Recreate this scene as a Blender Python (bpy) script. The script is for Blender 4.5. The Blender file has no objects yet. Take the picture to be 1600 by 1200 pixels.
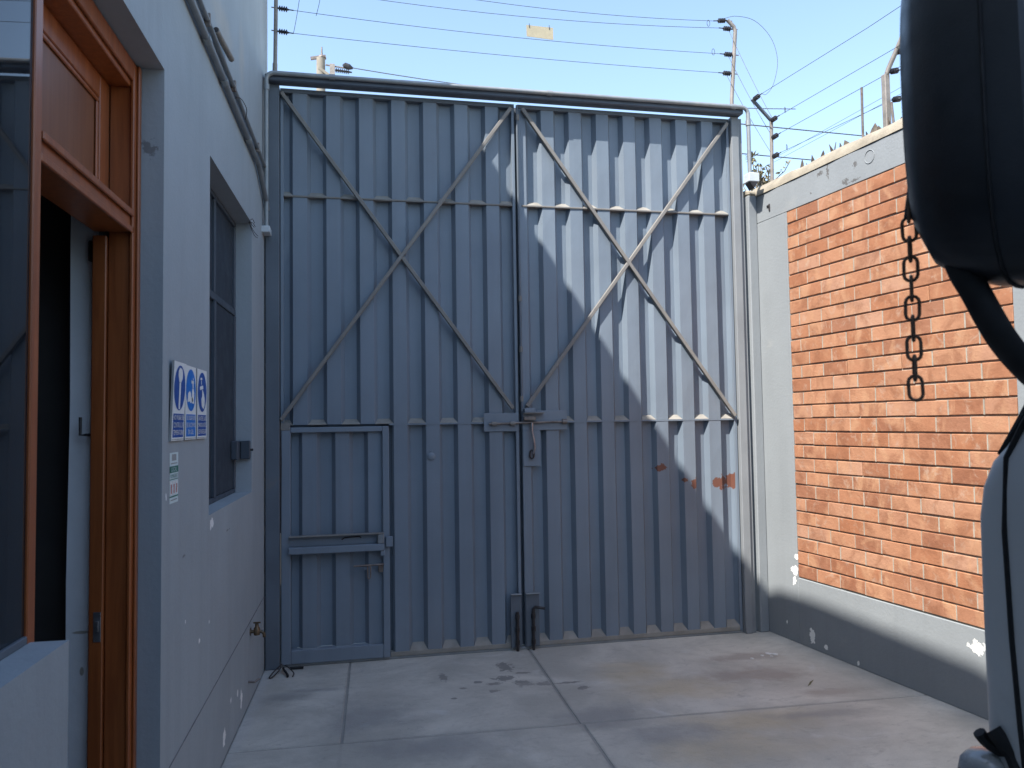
import bpy, bmesh, math, random
from mathutils import Vector, Matrix, Euler
R = math.radians
random.seed(7)
scene = bpy.context.scene
COL = scene.collection

# ------------------------------------------------------------------ camera
def camera_axes(yaw, pitch, roll):
    f = Vector((math.sin(yaw)*math.cos(pitch), math.cos(yaw)*math.cos(pitch), math.sin(pitch)))
    r = Vector((math.cos(yaw), -math.sin(yaw), 0)); u = r.cross(f)
    return math.cos(roll)*r + math.sin(roll)*u, -math.sin(roll)*r + math.cos(roll)*u, f
cam_data = bpy.data.cameras.new('camera'); cam = bpy.data.objects.new('camera', cam_data); COL.objects.link(cam)
cr, cu, cf = camera_axes(R(9.9), R(2.8), R(-0.87))
cam.matrix_world = Matrix(((cr.x, cu.x, -cf.x, 0), (cr.y, cu.y, -cf.y, 0), (cr.z, cu.z, -cf.z, 1.62), (0, 0, 0, 1)))
cam_data.sensor_width = 36; cam_data.lens = 36*1230/1600
cam_data.clip_start = 0.02; cam_data.clip_end = 2000
cam_data.dof.use_dof = True; cam_data.dof.focus_distance = 5.3; cam_data.dof.aperture_fstop = 7.5
scene.camera = cam

# ------------------------------------------------------------------ sky, sun, exposure
SUN = Vector((1.0, 0.75, -1.60)).normalized()          # direction the light travels
el = math.asin(-SUN.z); az = math.atan2(-SUN.x, -SUN.y)
world = bpy.data.worlds.new('World'); scene.world = world; world.use_nodes = True
wn = world.node_tree.nodes; wl = world.node_tree.links; wn.clear()
sky = wn.new('ShaderNodeTexSky'); sky.sky_type = 'NISHITA'; sky.sun_disc = False
sky.sun_elevation = el; sky.sun_rotation = az
sky.altitude = 100; sky.air_density = 1.2; sky.dust_density = 0.8; sky.ozone_density = 0.8
bg = wn.new('ShaderNodeBackground'); bg.inputs['Strength'].default_value = 0.15
wo = wn.new('ShaderNodeOutputWorld'); wl.new(sky.outputs[0], bg.inputs[0]); wl.new(bg.outputs[0], wo.inputs[0])
sd = bpy.data.lights.new('sun', 'SUN'); sd.energy = 4.2; sd.angle = R(0.55); sd.color = (1, 0.955, 0.90)
so = bpy.data.objects.new('sun', sd); COL.objects.link(so); so.rotation_euler = SUN.to_track_quat('-Z', 'Y').to_euler(); so.location = (-6, -6, 12)
vs = scene.view_settings; vs.view_transform = 'Standard'; vs.look = 'None'; vs.gamma = 1.0; vs.use_curve_mapping = False
vs.exposure = 1.2
scene.cycles.max_bounces = 6; scene.cycles.diffuse_bounces = 3; scene.cycles.glossy_bounces = 3; scene.cycles.transmission_bounces = 4

# ------------------------------------------------------------------ materials
def lin(h):
    return tuple(((c/255)/12.92 if c <= 10 else (((c/255)+0.055)/1.055)**2.4) for c in h)
class N:
    def __init__(s, m): s.m = m; s.t = m.node_tree; s.n = s.t.nodes; s.l = s.t.links
    def new(s, k, **kw):
        x = s.n.new(k)
        for a, b in kw.items(): setattr(x, a, b)
        return x
    def link(s, a, b): s.l.new(a, b)
    def math(s, op, a, b=None, c=None):
        x = s.n.new('ShaderNodeMath'); x.operation = op
        for i, v in enumerate((a, b, c)):
            if v is None: continue
            if isinstance(v, (int, float)): x.inputs[i].default_value = v
            else: s.l.new(v, x.inputs[i])
        return x.outputs[0]
    def noise(s, co, scale, detail=4, rough=.55, dist=0.0, stretch=None):
        if stretch:
            mp = s.n.new('ShaderNodeMapping'); mp.inputs['Scale'].default_value = stretch; s.l.new(co, mp.inputs[0]); co = mp.outputs[0]
        x = s.n.new('ShaderNodeTexNoise'); x.inputs['Scale'].default_value = scale; x.inputs['Detail'].default_value = detail
        x.inputs['Roughness'].default_value = rough; x.inputs['Distortion'].default_value = dist; s.l.new(co, x.inputs['Vector']); return x.outputs[0]
    def ramp(s, v, a, b, lo=0.0, hi=1.0):
        x = s.n.new('ShaderNodeMapRange'); x.clamp = True; x.interpolation_type = 'SMOOTHSTEP'
        x.inputs[1].default_value = a; x.inputs[2].default_value = b; x.inputs[3].default_value = lo; x.inputs[4].default_value = hi
        s.l.new(v, x.inputs[0]); return x.outputs[0]
    def mix(s, f, a, b, mode='MIX'):
        x = s.n.new('ShaderNodeMix'); x.data_type = 'RGBA'; x.blend_type = mode
        if isinstance(f, (int, float)): x.inputs[0].default_value = f
        else: s.l.new(f, x.inputs[0])
        for i, v in ((6, a), (7, b)):
            if isinstance(v, tuple): x.inputs[i].default_value = (*v[:3], 1)
            else: s.l.new(v, x.inputs[i])
        return x.outputs[2]
    def blob(s, co, blobs, jag=0.9, nscale=14):
        cur = None
        for (c, r) in blobs:
            a = s.n.new('ShaderNodeVectorMath'); a.operation = 'SUBTRACT'; s.l.new(co, a.inputs[0]); a.inputs[1].default_value = c
            b = s.n.new('ShaderNodeVectorMath'); b.operation = 'DIVIDE'; s.l.new(a.outputs[0], b.inputs[0]); b.inputs[1].default_value = r
            d = s.n.new('ShaderNodeVectorMath'); d.operation = 'LENGTH'; s.l.new(b.outputs[0], d.inputs[0])
            cur = d.outputs['Value'] if cur is None else s.math('MINIMUM', cur, d.outputs['Value'])
        nz = s.noise(co, nscale, 5, .65)
        return s.math('ADD', cur, s.math('MULTIPLY', s.math('SUBTRACT', nz, 0.5), jag*2))

MATS = {}
def pmat(name, col, rough=.6, metal=0.0, var=.12, scale=3.0, streak=0.0, bump=.0, bscale=60., patch=None, patch2=None, spec=.5, coat=0.0, rnd=0.0, blobs=(), fine=0.0, wave=0.0):
    m = bpy.data.materials.new(name); m.use_nodes = True; q = N(m)
    p = q.n['Principled BSDF']; co = q.new('ShaderNodeTexCoord').outputs['Object']
    c = q.mix(q.ramp(q.noise(co, scale, 5, .6), .28, .72), tuple(v*(1-var) for v in col), tuple(min(1, v*(1+var)) for v in col))
    if streak:
        sn = q.ramp(q.noise(co, 9, 4, .6, 0, (1, 1, .06)), .4, .75)
        c = q.mix(q.math('MULTIPLY', sn, streak), c, tuple(v*.55 for v in col))
    if patch:       # (colour, noise scale, lo, hi, amount)
        f = q.ramp(q.noise(co, patch[1], 6, .62, .4), patch[2], patch[3]); c = q.mix(q.math('MULTIPLY', f, patch[4]), c, patch[0])
    if patch2:
        f = q.ramp(q.noise(co, patch2[1], 6, .62, .8), patch2[2], patch2[3]); c = q.mix(q.math('MULTIPLY', f, patch2[4]), c, patch2[0])
    if fine:
        f = q.noise(co, 220, 2, .5); c = q.mix(fine, c, q.mix(f, (0.02,)*3, (0.95,)*3), 'OVERLAY')
    if rnd:
        oi = q.new('ShaderNodeObjectInfo'); hv = q.new('ShaderNodeHueSaturation')
        q.link(q.math('ADD', q.math('MULTIPLY', oi.outputs['Random'], 2*rnd), 1-rnd), hv.inputs['Value'])
        q.link(c, hv.inputs['Color']); c = hv.outputs[0]
    for colb, bl, jag, ns, soft, amt in blobs:
        f = q.ramp(q.blob(co, bl, jag, ns), 1.0-soft, 1.0+soft*.2, amt, 0.0); c = q.mix(f, c, colb)
    q.link(c, p.inputs['Base Color'])
    r = q.ramp(q.noise(co, scale*2.3, 4), .3, .7, max(.02, rough-.1), min(1, rough+.1)); q.link(r, p.inputs['Roughness'])
    p.inputs['Metallic'].default_value = metal; p.inputs['Specular IOR Level'].default_value = spec; p.inputs['Coat Weight'].default_value = coat
    p.inputs['Coat Roughness'].default_value = .15
    if bump:
        b = q.new('ShaderNodeBump'); b.inputs['Strength'].default_value = 1.0; b.inputs['Distance'].default_value = bump
        h = q.noise(co, bscale, 5, .6)
        if wave: h = q.math('ADD', h, q.math('MULTIPLY', q.noise(co, 2.2, 2, .5), wave))
        q.link(h, b.inputs['Height']); q.link(b.outputs[0], p.inputs['Normal'])
    MATS[name] = m; return m

PAINT = (.325, .358, .378)
M_wall = pmat('wall_paint', PAINT, .75, var=.05, scale=1.3, streak=.16, bump=.0016, bscale=45, wave=4, patch=((.32, .32, .33), 2.1, .55, .8, .35), fine=.05,
    blobs=[((.8, .8, .78), [((0.000, 1.300, 1.18), (.3, .05, .022)), ((0.000, 2.120, .12), (.3, .03, .045)), ((0.000, 1.620, .10), (.3, .035, .04)), ((0.000, 1.800, .22), (.3, .014, .016)), ((0.000, 1.050, .72), (.3, .016, .012)), ((0.000, 1.250, .75), (.3, .009, .009)), ((0.000, 0.500, 1.37), (.3, .007, .014)), ((0.000, 2.000, .19), (.3, .012, .02)), ((0.000, 0.800, .86), (.3, .008, .01))], 1.7, 24, .12, 1.0),
           ((.12, .12, .12), [((-0.053, 0.440, 2.62), (.03, .3, .03)), ((0.000, 0.780, 1.12), (.3, .03, .006)), ((0.000, 1.700, 1.1), (.3, .05, .004))], 2.2, 35, .4, .7),
           ((.44, .41, .36), [((0.000, 1.500, 3.62), (.3, .35, .12)), ((0.000, 2.100, 3.75), (.3, .12, .2))], .9, 5, .9, .55)])
M_rwall = pmat('yard_wall_paint', (.255, .275, .285), .78, var=.05, scale=1.6, streak=.12, bump=.0016, bscale=50, wave=3, fine=.06, patch=((.40, .39, .36), 4, .6, .8, .3),
    blobs=[((.86, .85, .80), [((.315, 0, .52), (.045, .3, .03)), ((.30, 0, .44), (.02, .3, .03)), ((.33, 0, .62), (.03, .3, .022)), ((1.84, 0, .37), (.05, .3, .035)), ((.48, 0, .09), (.03, .3, .06)), ((.62, 0, .05), (.018, .3, .02)), ((.93, 0, .03), (.012, .3, .018)), ((.2, 0, .12), (.008, .3, .018))], 1.6, 24, .1, 1.0),
           ((.10, .095, .09), [((.72, 0, 3.31), (.03, .3, .018)), ((.80, 0, 3.30), (.012, .3, .045)), ((.62, 0, 3.2), (.008, .3, .008)), ((.97, 0, 3.18), (.03, .3, .02)), ((1.05, 0, 3.165), (.05, .3, .01)), ((.13, 0, 3.23), (.02, .3, .012)), ((1.06, 0, 3.27), (.02, .3, .02))], 2.6, 60, .3, .85)])
M_dust = pmat('mortar_coping', (.29, .255, .195), .9, var=.2, scale=7, bump=.004, bscale=35)
GC = (.178, .218, .262)
RUST = (.15, .062, .042)
M_gate = pmat('gate_paint', GC, .5, var=.08, scale=1.1, streak=.2, bump=.0012, bscale=9, wave=4, patch=((.19, .20, .215), 1.6, .5, .85, .4), patch2=((.16, .17, .185), 5, .58, .8, .25), fine=.03)
M_gateR = pmat('gate_paint_flaking', GC, .5, var=.08, scale=1.1, streak=.2, bump=.0012, bscale=9, wave=4, patch=((.19, .20, .215), 1.6, .5, .85, .4), fine=.03,
    blobs=[(RUST, [((1.065, 0, 1.262), (.045, .5, .026)), ((1.258, 0, 1.165), (.022, .5, .016)), ((1.33, 0, 1.139), (.024, .5, .034)), ((1.552, 0, 1.145), (.06, .5, .05)), ((1.665, 0, 1.15), (.05, .5, .06)), ((1.69, 0, 1.22), (.014, .5, .17)), ((1.69, 0, .97), (.012, .5, .06))], 1.7, 24, .07, 1.0)])
M_gatedark = pmat('gateway_paint', (.108, .130, .155), .5, var=.1, scale=3, streak=.12, bump=.0008, bscale=25, patch=((.20, .17, .14), 6, .62, .78, .5))
M_header = pmat('header_paint', (.07, .09, .12), .5, var=.12, scale=4, patch=((.13, .12, .10), 5, .6, .8, .5))
M_postgrey = pmat('post_grey_paint', (.235, .25, .26), .6, var=.08, scale=3, streak=.15, patch=((.28, .27, .24), 6, .55, .8, .5))
M_brace = pmat('dusty_brace_steel', (.20, .19, .175), .75, var=.12, scale=6, bump=.0006, bscale=60, patch=((.25, .235, .20), 3, .45, .75, .6))
M_dustytab = pmat('dusty_ledge', (.26, .245, .215), .85, var=.15, scale=9, patch=((.20, .205, .21), 8, .55, .8, .6))
M_steel = pmat('worn_steel', (.20, .17, .15), .5, .6, var=.25, scale=20, patch=((.16, .08, .05), 14, .5, .7, .7))
M_darksteel = pmat('greasy_steel', (.05, .045, .045), .5, .5, var=.3, scale=25, bump=.001, bscale=80, patch=((.12, .07, .05), 12, .6, .8, .7))
M_hookmetal = pmat('polished_hook', (.30, .31, .33), .35, .8, var=.2, scale=18)
M_conduit = pmat('galvanised_conduit', (.26, .28, .29), .5, .35, var=.1, scale=8, patch=((.42, .40, .36), 5, .5, .75, .5))
M_conduitdark = pmat('painted_conduit', (.20, .215, .23), .5, .2, var=.15, scale=5, patch=((.26, .23, .19), 4, .55, .8, .6))
M_wood = None
M_black = pmat('black_plastic', (.022, .024, .028), .40, var=.25, scale=8, bump=.0003, bscale=300, patch=((.03, .03, .03), 6, .5, .9, .5))
M_rubber = pmat('black_rubber', (.010, .010, .011), .7, var=.2, scale=10)
M_truck = pmat('truck_paint', (.62, .63, .62), .4, var=.03, scale=2, coat=.35, patch=((.45, .45, .44), 9, .55, .8, .3))
M_white = pmat('white_plaster', (.88, .88, .86), .8, var=.06, scale=3, bump=.002, bscale=25, wave=3,
    blobs=[((.35, .29, .2), [((-.253, .42, .93), (.03, .2, .006)), ((-.248, .42, .80), (.008, .2, .016))], .5, 40, .3, .8)])
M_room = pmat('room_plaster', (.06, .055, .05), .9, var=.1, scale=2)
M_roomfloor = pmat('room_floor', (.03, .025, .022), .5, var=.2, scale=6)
M_signwhite = pmat('sign_white', (.78, .78, .76), .45, var=.04, scale=20, patch=((.6, .57, .5), 30, .6, .85, .5))
M_signblue = pmat('sign_blue', (.012, .075, .34), .4, var=.08, scale=15, patch=((.05, .13, .34), 24, .55, .8, .4))
M_signcyan = pmat('sign_bright_blue', (.01, .17, .58), .4, var=.06, scale=15)
M_signedge = pmat('sign_grey', (.30, .30, .29), .7, var=.1, scale=12)
M_green = pmat('sticker_green', (.02, .16, .12), .5, var=.1, scale=20)
M_red = pmat('sticker_red', (.45, .07, .05), .5, var=.1, scale=20)
M_pale = pmat('sticker_pale', (.62, .72, .72), .5, var=.06, scale=20)
M_greyprint = pmat('print_grey', (.30, .31, .31), .6, var=.06, scale=20)
M_brass = pmat('brass', (.16, .11, .065), .45, .7, var=.3, scale=30, patch=((.10, .08, .06), 22, .5, .75, .7))
M_ins = pmat('insulator_plastic', (.02, .02, .025), .5, var=.2, scale=30)
M_wire = pmat('fence_wire', (.09, .09, .095), .5, .6, var=.15, scale=10)
M_pole = pmat('fence_post_paint', (.25, .225, .20), .6, .2, var=.2, scale=14, patch=((.20, .12, .07), 10, .55, .75, .6))
M_plate = pmat('faded_plate', (.42, .37, .25), .6, var=.08, scale=14, patch=((.38, .32, .22), 20, .55, .8, .5))
M_boxgrey = pmat('grey_box_plastic', (.50, .54, .56), .5, var=.05, scale=10)
M_shard = pmat('dirty_glass_shard', (.11, .09, .07), .3, var=.4, scale=18, spec=.7)
M_twig = pmat('dry_twig', (.22, .19, .14), .9, var=.25, scale=20)
M_leaf = pmat('dry_leaf', (.20, .18, .10), .8, var=.3, scale=30)
M_concpole = pmat('concrete_pole', (.24, .215, .175), .9, var=.12, scale=3)
M_chain = pmat('rusty_chain', (.17, .105, .07), .8, .0, var=.3, scale=60, patch=((.22, .11, .06), 40, .5, .7, .6))
M_lens = pmat('smoky_lens', (.36, .365, .36), .25, var=.15, scale=12, coat=.4)
M_tyre = pmat('tyre', (.02, .02, .02), .85, var=.2, scale=9)
M_litter = pmat('paint_chip', (.70, .69, .66), .8, var=.1, scale=50)
M_mortar = pmat('mortar', (.36, .32, .26), .95, var=.18, scale=9, bump=.002, bscale=120, patch=((.24, .21, .17), 14, .5, .8, .6))

def wood_mat(name='varnished_wood', c1=(.37, .105, .028), c2=(.24, .060, .015)):
    m = bpy.data.materials.new(name); m.use_nodes = True; q = N(m); p = q.n['Principled BSDF']
    co = q.new('ShaderNodeTexCoord').outputs['Object']
    g = q.noise(co, 5, 5, .6, .6, (9, 9, .55)); g2 = q.noise(co, 1.5, 3, .5)
    c = q.mix(q.ramp(g, .3, .72), c2, c1); c = q.mix(q.ramp(g2, .35, .7, 0, .35), c, (.27, .095, .036))
    q.link(c, p.inputs['Base Color']); p.inputs['Roughness'].default_value = .36; p.inputs['Coat Weight'].default_value = .25; p.inputs['Coat Roughness'].default_value = .28
    b = q.new('ShaderNodeBump'); b.inputs['Distance'].default_value = .0004; q.link(g, b.inputs['Height']); q.link(b.outputs[0], p.inputs['Normal'])
    return m
M_wood = wood_mat()
M_woodpanel = wood_mat('varnished_wood_panel', (.23, .088, .038), (.17, .058, .023))

def glass_mat(name, tint, rough=0.02):
    m = bpy.data.materials.new(name); m.use_nodes = True; q = N(m); p = q.n['Principled BSDF']
    p.inputs['Base Color'].default_value = (*tint, 1); p.inputs['Roughness'].default_value = rough
    p.inputs['Transmission Weight'].default_value = .9; p.inputs['IOR'].default_value = 1.5
    co = q.new('ShaderNodeTexCoord').outputs['Object']
    return m
M_glass = glass_mat('dark_window_glass', (.10, .12, .15))
M_shield = glass_mat('windshield_glass', (.3, .35, .36))
M_mirror = pmat('mirror_glass', (.55, .57, .6), .06, 1.0, var=.02, scale=3)

def brick_mat():
    m = bpy.data.materials.new('fired_brick'); m.use_nodes = True; q = N(m); p = q.n['Principled BSDF']
    tc = q.new('ShaderNodeTexCoord'); oi = q.new('ShaderNodeObjectInfo')
    off = q.new('ShaderNodeVectorMath'); off.operation = 'ADD'; q.link(tc.outputs['Object'], off.inputs[0])
    cmb = q.new('ShaderNodeCombineXYZ')
    for i, k in enumerate((37.0, 11.0, 53.0)): q.link(q.math('MULTIPLY', oi.outputs['Random'], k), cmb.inputs[i])
    q.link(cmb.outputs[0], off.inputs[1]); co = off.outputs[0]
    r = oi.outputs['Random']
    fr = q.math('FRACT', q.math('MULTIPLY', r, 17.13)); fr2 = q.math('FRACT', q.math('MULTIPLY', r, 91.7))
    base = q.mix(fr, (.34, .140, .070), (.44, .222, .128)); base = q.mix(q.ramp(fr2, .72, .95, 0, .6), base, (.25, .105, .062)); base = q.mix(q.ramp(fr2, .25, .0, 0, .55), base, (.46, .275, .19))
    c = q.mix(q.ramp(q.noise(co, 7, 4, .6, .9), .42, .70, 0, .6), base, (.22, .088, .045))
    c = q.mix(q.ramp(q.noise(co, 5, 4, .6, .7, (1.4, 1, .8)), .48, .70, 0, .8), c, (.47, .255, .145))
    c = q.mix(q.ramp(q.noise(co, 11, 6, .7, .9), .54, .74, 0, .6), c, (.47, .35, .265))
    c = q.mix(q.ramp(q.noise(co, 26, 5, .7), .62, .78, 0, .35), c, (.18, .085, .05))
    q.link(c, p.inputs['Base Color']); p.inputs['Roughness'].default_value = .85; p.inputs['Specular IOR Level'].default_value = .3
    b = q.new('ShaderNodeBump'); b.inputs['Distance'].default_value = .0025; q.link(q.noise(co, 55, 6, .65), b.inputs['Height']); q.link(b.outputs[0], p.inputs['Normal'])
    return m
M_brick = brick_mat()

def concrete_mat(name, base, dark, stains=True):
    m = bpy.data.materials.new(name); m.use_nodes = True; q = N(m); p = q.n['Principled BSDF']
    ge = q.new('ShaderNodeNewGeometry'); co = ge.outputs['Position']
    c = q.mix(q.ramp(q.noise(co, 1.4, 6, .62, .6), .3, .72), dark, base)
    c = q.mix(q.ramp(q.noise(co, 4.5, 6, .65, .8, (1, 2.2, 1)), .52, .76, 0, .6), c, tuple(v*.66 for v in base))
    c = q.mix(q.ramp(q.noise(co, 2.6, 5, .6, 1.2), .58, .75, 0, .55), c, (.60, .59, .56))
    if stains:
        och = q.ramp(q.blob(co, [((1.75, 4.6, 0), (.42, .22, 1)), ((2.0, 4.02, 0), (.5, .2, 1)), ((1.6, 4.95, 0), (.3, .25, 1)), ((1.75, 3.75, 0), (.45, .25, 1))], .8, 3.2), .2, 1.3, .48, 0)
        c = q.mix(och, c, (.44, .34, .19))
        br = q.ramp(q.blob(co, [((2.35, 4.75, 0), (.38, .17, 1)), ((2.5, 5.1, 0), (.35, .1, 1)), ((2.62, 4.35, 0), (.25, .07, 1))], .9, 5), .3, 1.2, .55, 0)
        c = q.mix(br, c, (.26, .21, .18))
        gr = q.ramp(q.blob(co, [((-.05, 4.55, 0), (.30, .28, 1)), ((.35, 4.05, 0), (.5, .2, 1)), ((1.2, 4.25, 0), (.35, .2, 1)), ((-.52, 4.95, 0), (.2, .1, 1)), ((-.35, 5.05, 0), (.2, .05, 1)), ((1.5, 3.95, 0), (.4, .15, 1)), ((2.4, 4.05, 0), (.35, .07, 1))], .9, 4), .2, 1.2, .68, 0)
        c = q.mix(gr, c, (.26, .255, .245))
        wet = [((.80, 5.02, 0), (.075, .05, 1)), ((.90, 4.90, 0), (.06, .06, 1)), ((.72, 4.93, 0), (.05, .03, 1)), ((.62, 4.98, 0), (.03, .025, 1)), ((1.02, 4.86, 0), (.06, .04, 1)), ((.42, 5.12, 0), (.03, .08, 1)), ((.70, 4.80, 0), (.035, .03, 1)), ((.84, 5.25, 0), (.05, .1, 1)), ((1.17, 4.85, 0), (.08, .02, 1)), ((1.24, 4.74, 0), (.035, .03, 1)), ((.52, 4.88, 0), (.025, .02, 1)), ((.45, 4.72, 0), (.02, .015, 1)), ((.93, 5.1, 0), (.04, .02, 1))]
        wm = q.ramp(q.blob(co, wet, 1.6, 26), .7, 1.1, .75, 0); c = q.mix(wm, c, (.15, .145, .14))
        jd = q.ramp(q.blob(co, [((1.072, 4.95, 0), (.02, 1.2, 1)), ((1.088, 3.4, 0), (.02, .9, 1)), ((-.18, 4.95, 0), (.016, 1.0, 1)), ((.3, 4.188, 0), (1.3, .016, 1)), ((1.9, 4.188, 0), (1.3, .016, 1))], .9, 9), .3, 1.3, .6, 0); c = q.mix(jd, c, (.26, .25, .23))
        ff = q.ramp(q.noise(co, 13, 6, .7, 1.0, (1, 1.6, 1)), .55, .72, 0, .45); c = q.mix(ff, c, (.27, .26, .24))
        edge = q.ramp(q.blob(co, [((-.737, 4.9, 0), (.09, 1.6, 1))], .5, 9), .3, 1.1, .5, 0); c = q.mix(edge, c, (.52, .51, .49))
    c = q.mix(q.ramp(q.noise(co, .9, 6, .68, 1.4, (1, 1.5, 1)), .46, .66, 0, .45), c, tuple(v*.62 for v in base))
    c = q.mix(q.ramp(q.noise(co, 7, 6, .7, 1.5, (.7, 1.6, 1)), .56, .70, 0, .4), c, tuple(v*.5 for v in base))
    f = q.noise(co, 160, 3, .6); c = q.mix(.2, c, q.mix(f, (.05,)*3, (.95,)*3), 'OVERLAY')
    q.link(c, p.inputs['Base Color']); p.inputs['Specular IOR Level'].default_value = .35
    q.link(q.ramp(q.noise(co, 3, 4), .3, .7, .62, .85), p.inputs['Roughness'])
    b = q.new('ShaderNodeBump'); b.inputs['Distance'].default_value = .0025; q.link(q.math('ADD', q.noise(co, 45, 6, .6), q.math('MULTIPLY', q.noise(co, 5, 3), 2.0)), b.inputs['Height']); q.link(b.outputs[0], p.inputs['Normal'])
    return m
M_conc = concrete_mat('trowelled_concrete', (.60, .565, .495), (.39, .37, .325))
M_concbase = concrete_mat('joint_concrete', (.36, .345, .31), (.26, .25, .23), False)

# ------------------------------------------------------------------ frames and mesh helpers
FR = {'I': Matrix.Identity(4),
      'G': Matrix.Translation((-.6306, 5.5783, 0)) @ Matrix.Rotation(R(2.0), 4, 'Z'),          # gate: x across, y away, z up
      'W': Matrix.Translation((2.954, 5.6456, 0)) @ Matrix.Rotation(R(-82.5), 4, 'Z')}         # brick wall: x towards the camera, y into the wall

def tag(o, label=None, cat=None, group=None, kind=None):
    if label: o['label'] = label
    if cat: o['category'] = cat
    if group: o['group'] = group
    if kind: o['kind'] = kind
    return o
def thing(name, org, label, cat, frame='I', group=None, kind=None):
    o = bpy.data.objects.new(name, None); COL.objects.link(o); o.empty_display_size = .1
    o.matrix_world = FR[frame] @ Matrix.Translation(org); o['_org'] = tuple(org)
    ORG[o.name] = Vector(org); del o['_org']
    return tag(o, label, cat, group, kind)
ORG = {}

class MB:
    def __init__(s): s.v = []; s.f = []
    def add(s, vs_, fs):
        k = len(s.v); s.v += [tuple(a) for a in vs_]; s.f += [tuple(i+k for i in f) for f in fs]; return s
    def box(s, x0, x1, y0, y1, z0, z1):
        return s.add([(x0, y0, z0), (x1, y0, z0), (x1, y1, z0), (x0, y1, z0), (x0, y0, z1), (x1, y0, z1), (x1, y1, z1), (x0, y1, z1)],
                     [(0, 3, 2, 1), (4, 5, 6, 7), (0, 1, 5, 4), (1, 2, 6, 5), (2, 3, 7, 6), (3, 0, 4, 7)])
    def bar(s, a, b, w, d, up=(0, 0, 1)):
        a = Vector(a); b = Vector(b); t = (b-a).normalized(); u = Vector(up); n = t.cross(u).normalized(); u = n.cross(t)
        p = []
        for c in (a, b):
            for sx, sy in ((-1, -1), (1, -1), (1, 1), (-1, 1)): p.append(c+n*sx*w/2+u*sy*d/2)
        return s.add(p, [(0, 1, 2, 3), (7, 6, 5, 4), (0, 4, 5, 1), (1, 5, 6, 2), (2, 6, 7, 3), (3, 7, 4, 0)])
    def tube(s, path, r, n=8, closed=False, caps=True):
        P = [Vector(p) for p in path]; k = len(P); rr = r if isinstance(r, (list, tuple)) else [r]*k
        T = []
        for i in range(k):
            a = P[(i-1) % k] if (closed or i > 0) else P[i]; b = P[(i+1) % k] if (closed or i < k-1) else P[i]
            T.append((b-a).normalized())
        ref = Vector((0, 0, 1)) if abs(T[0].z) < .9 else Vector((1, 0, 0))
        nn = T[0].cross(ref).normalized(); vsx = []
        for i in range(k):
            nn = (nn - T[i]*nn.dot(T[i])).normalized(); bb = T[i].cross(nn)
            for j in range(n):
                a = 2*math.pi*j/n; vsx.append(P[i]+(nn*math.cos(a)+bb*math.sin(a))*rr[i])
        fs = []
        for i in range(k if closed else k-1):
            i2 = (i+1) % k
            for j in range(n): fs.append((i*n+j, i*n+(j+1) % n, i2*n+(j+1) % n, i2*n+j))
        if not closed and caps: fs += [tuple(range(n-1, -1, -1)), tuple((k-1)*n+j for j in range(n))]
        return s.add(vsx, fs)
    def lathe(s, prof, org, axis=(0, 0, 1), n=14):      # prof: (r, h)
        ax = Vector(axis).normalized(); ref = Vector((0, 0, 1)) if abs(ax.z) < .9 else Vector((1, 0, 0))
        a = ax.cross(ref).normalized(); b = ax.cross(a); o = Vector(org); vsx = []
        for r, h in prof:
            for j in range(n):
                t = 2*math.pi*j/n; vsx.append(o+ax*h+(a*math.cos(t)+b*math.sin(t))*max(r, 1e-4))
        fs = []
        for i in range(len(prof)-1):
            for j in range(n): fs.append((i*n+j, i*n+(j+1) % n, (i+1)*n+(j+1) % n, (i+1)*n+j))
        fs += [tuple(range(n-1, -1, -1)), tuple((len(prof)-1)*n+j for j in range(n))]
        return s.add(vsx, fs)
    def prism(s, poly, o, ux, uy, nrm, t):              # poly extruded along nrm by t
        o = Vector(o); ux = Vector(ux); uy = Vector(uy); nv = Vector(nrm); k = len(poly)
        a = [o+ux*p[0]+uy*p[1] for p in poly]; b = [p+nv*t for p in a]
        return s.add(a+b, [tuple(range(k-1, -1, -1)), tuple(range(k, 2*k))]+[(i, (i+1) % k, k+(i+1) % k, k+i) for i in range(k)])
    def build(s, name, mat, parent=None, bevel=0, smooth=False, frame=None, org=None, segs=1):
        o0 = Vector(org) if org is not None else (ORG[parent_root(parent).name] if parent is not None else Vector((0, 0, 0)))
        me = bpy.data.meshes.new(name); me.from_pydata([tuple(Vector(v)-o0) for v in s.v], [], s.f)
        bm = bmesh.new(); bm.from_mesh(me); bmesh.ops.recalc_face_normals(bm, faces=bm.faces)
        if bevel:
            ed = [e for e in bm.edges if len(e.link_faces) == 2 and e.calc_face_angle(0) > R(30)]
            bmesh.ops.bevel(bm, geom=ed, offset=bevel, segments=segs, affect='EDGES', clamp_overlap=True)
        bm.to_mesh(me); bm.free()
        if smooth:
            for p in me.polygons: p.use_smooth = True
            me.set_sharp_from_angle(angle=R(42))
        me.materials.append(mat)
        ob = bpy.data.objects.new(name, me); COL.objects.link(ob)
        if parent is not None: ob.parent = parent
        else: ob.matrix_world = FR[frame or 'I'] @ Matrix.Translation(o0)
        return ob
def parent_root(o):
    while o.parent is not None: o = o.parent
    return o
def B(*a): return MB().box(*a)
def arc(c, r, a0, a1, n, ax, ay):
    c = Vector(c); ax = Vector(ax); ay = Vector(ay)
    return [c+ax*r*math.cos(a0+(a1-a0)*i/n)+ay*r*math.sin(a0+(a1-a0)*i/n) for i in range(n+1)]
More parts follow.
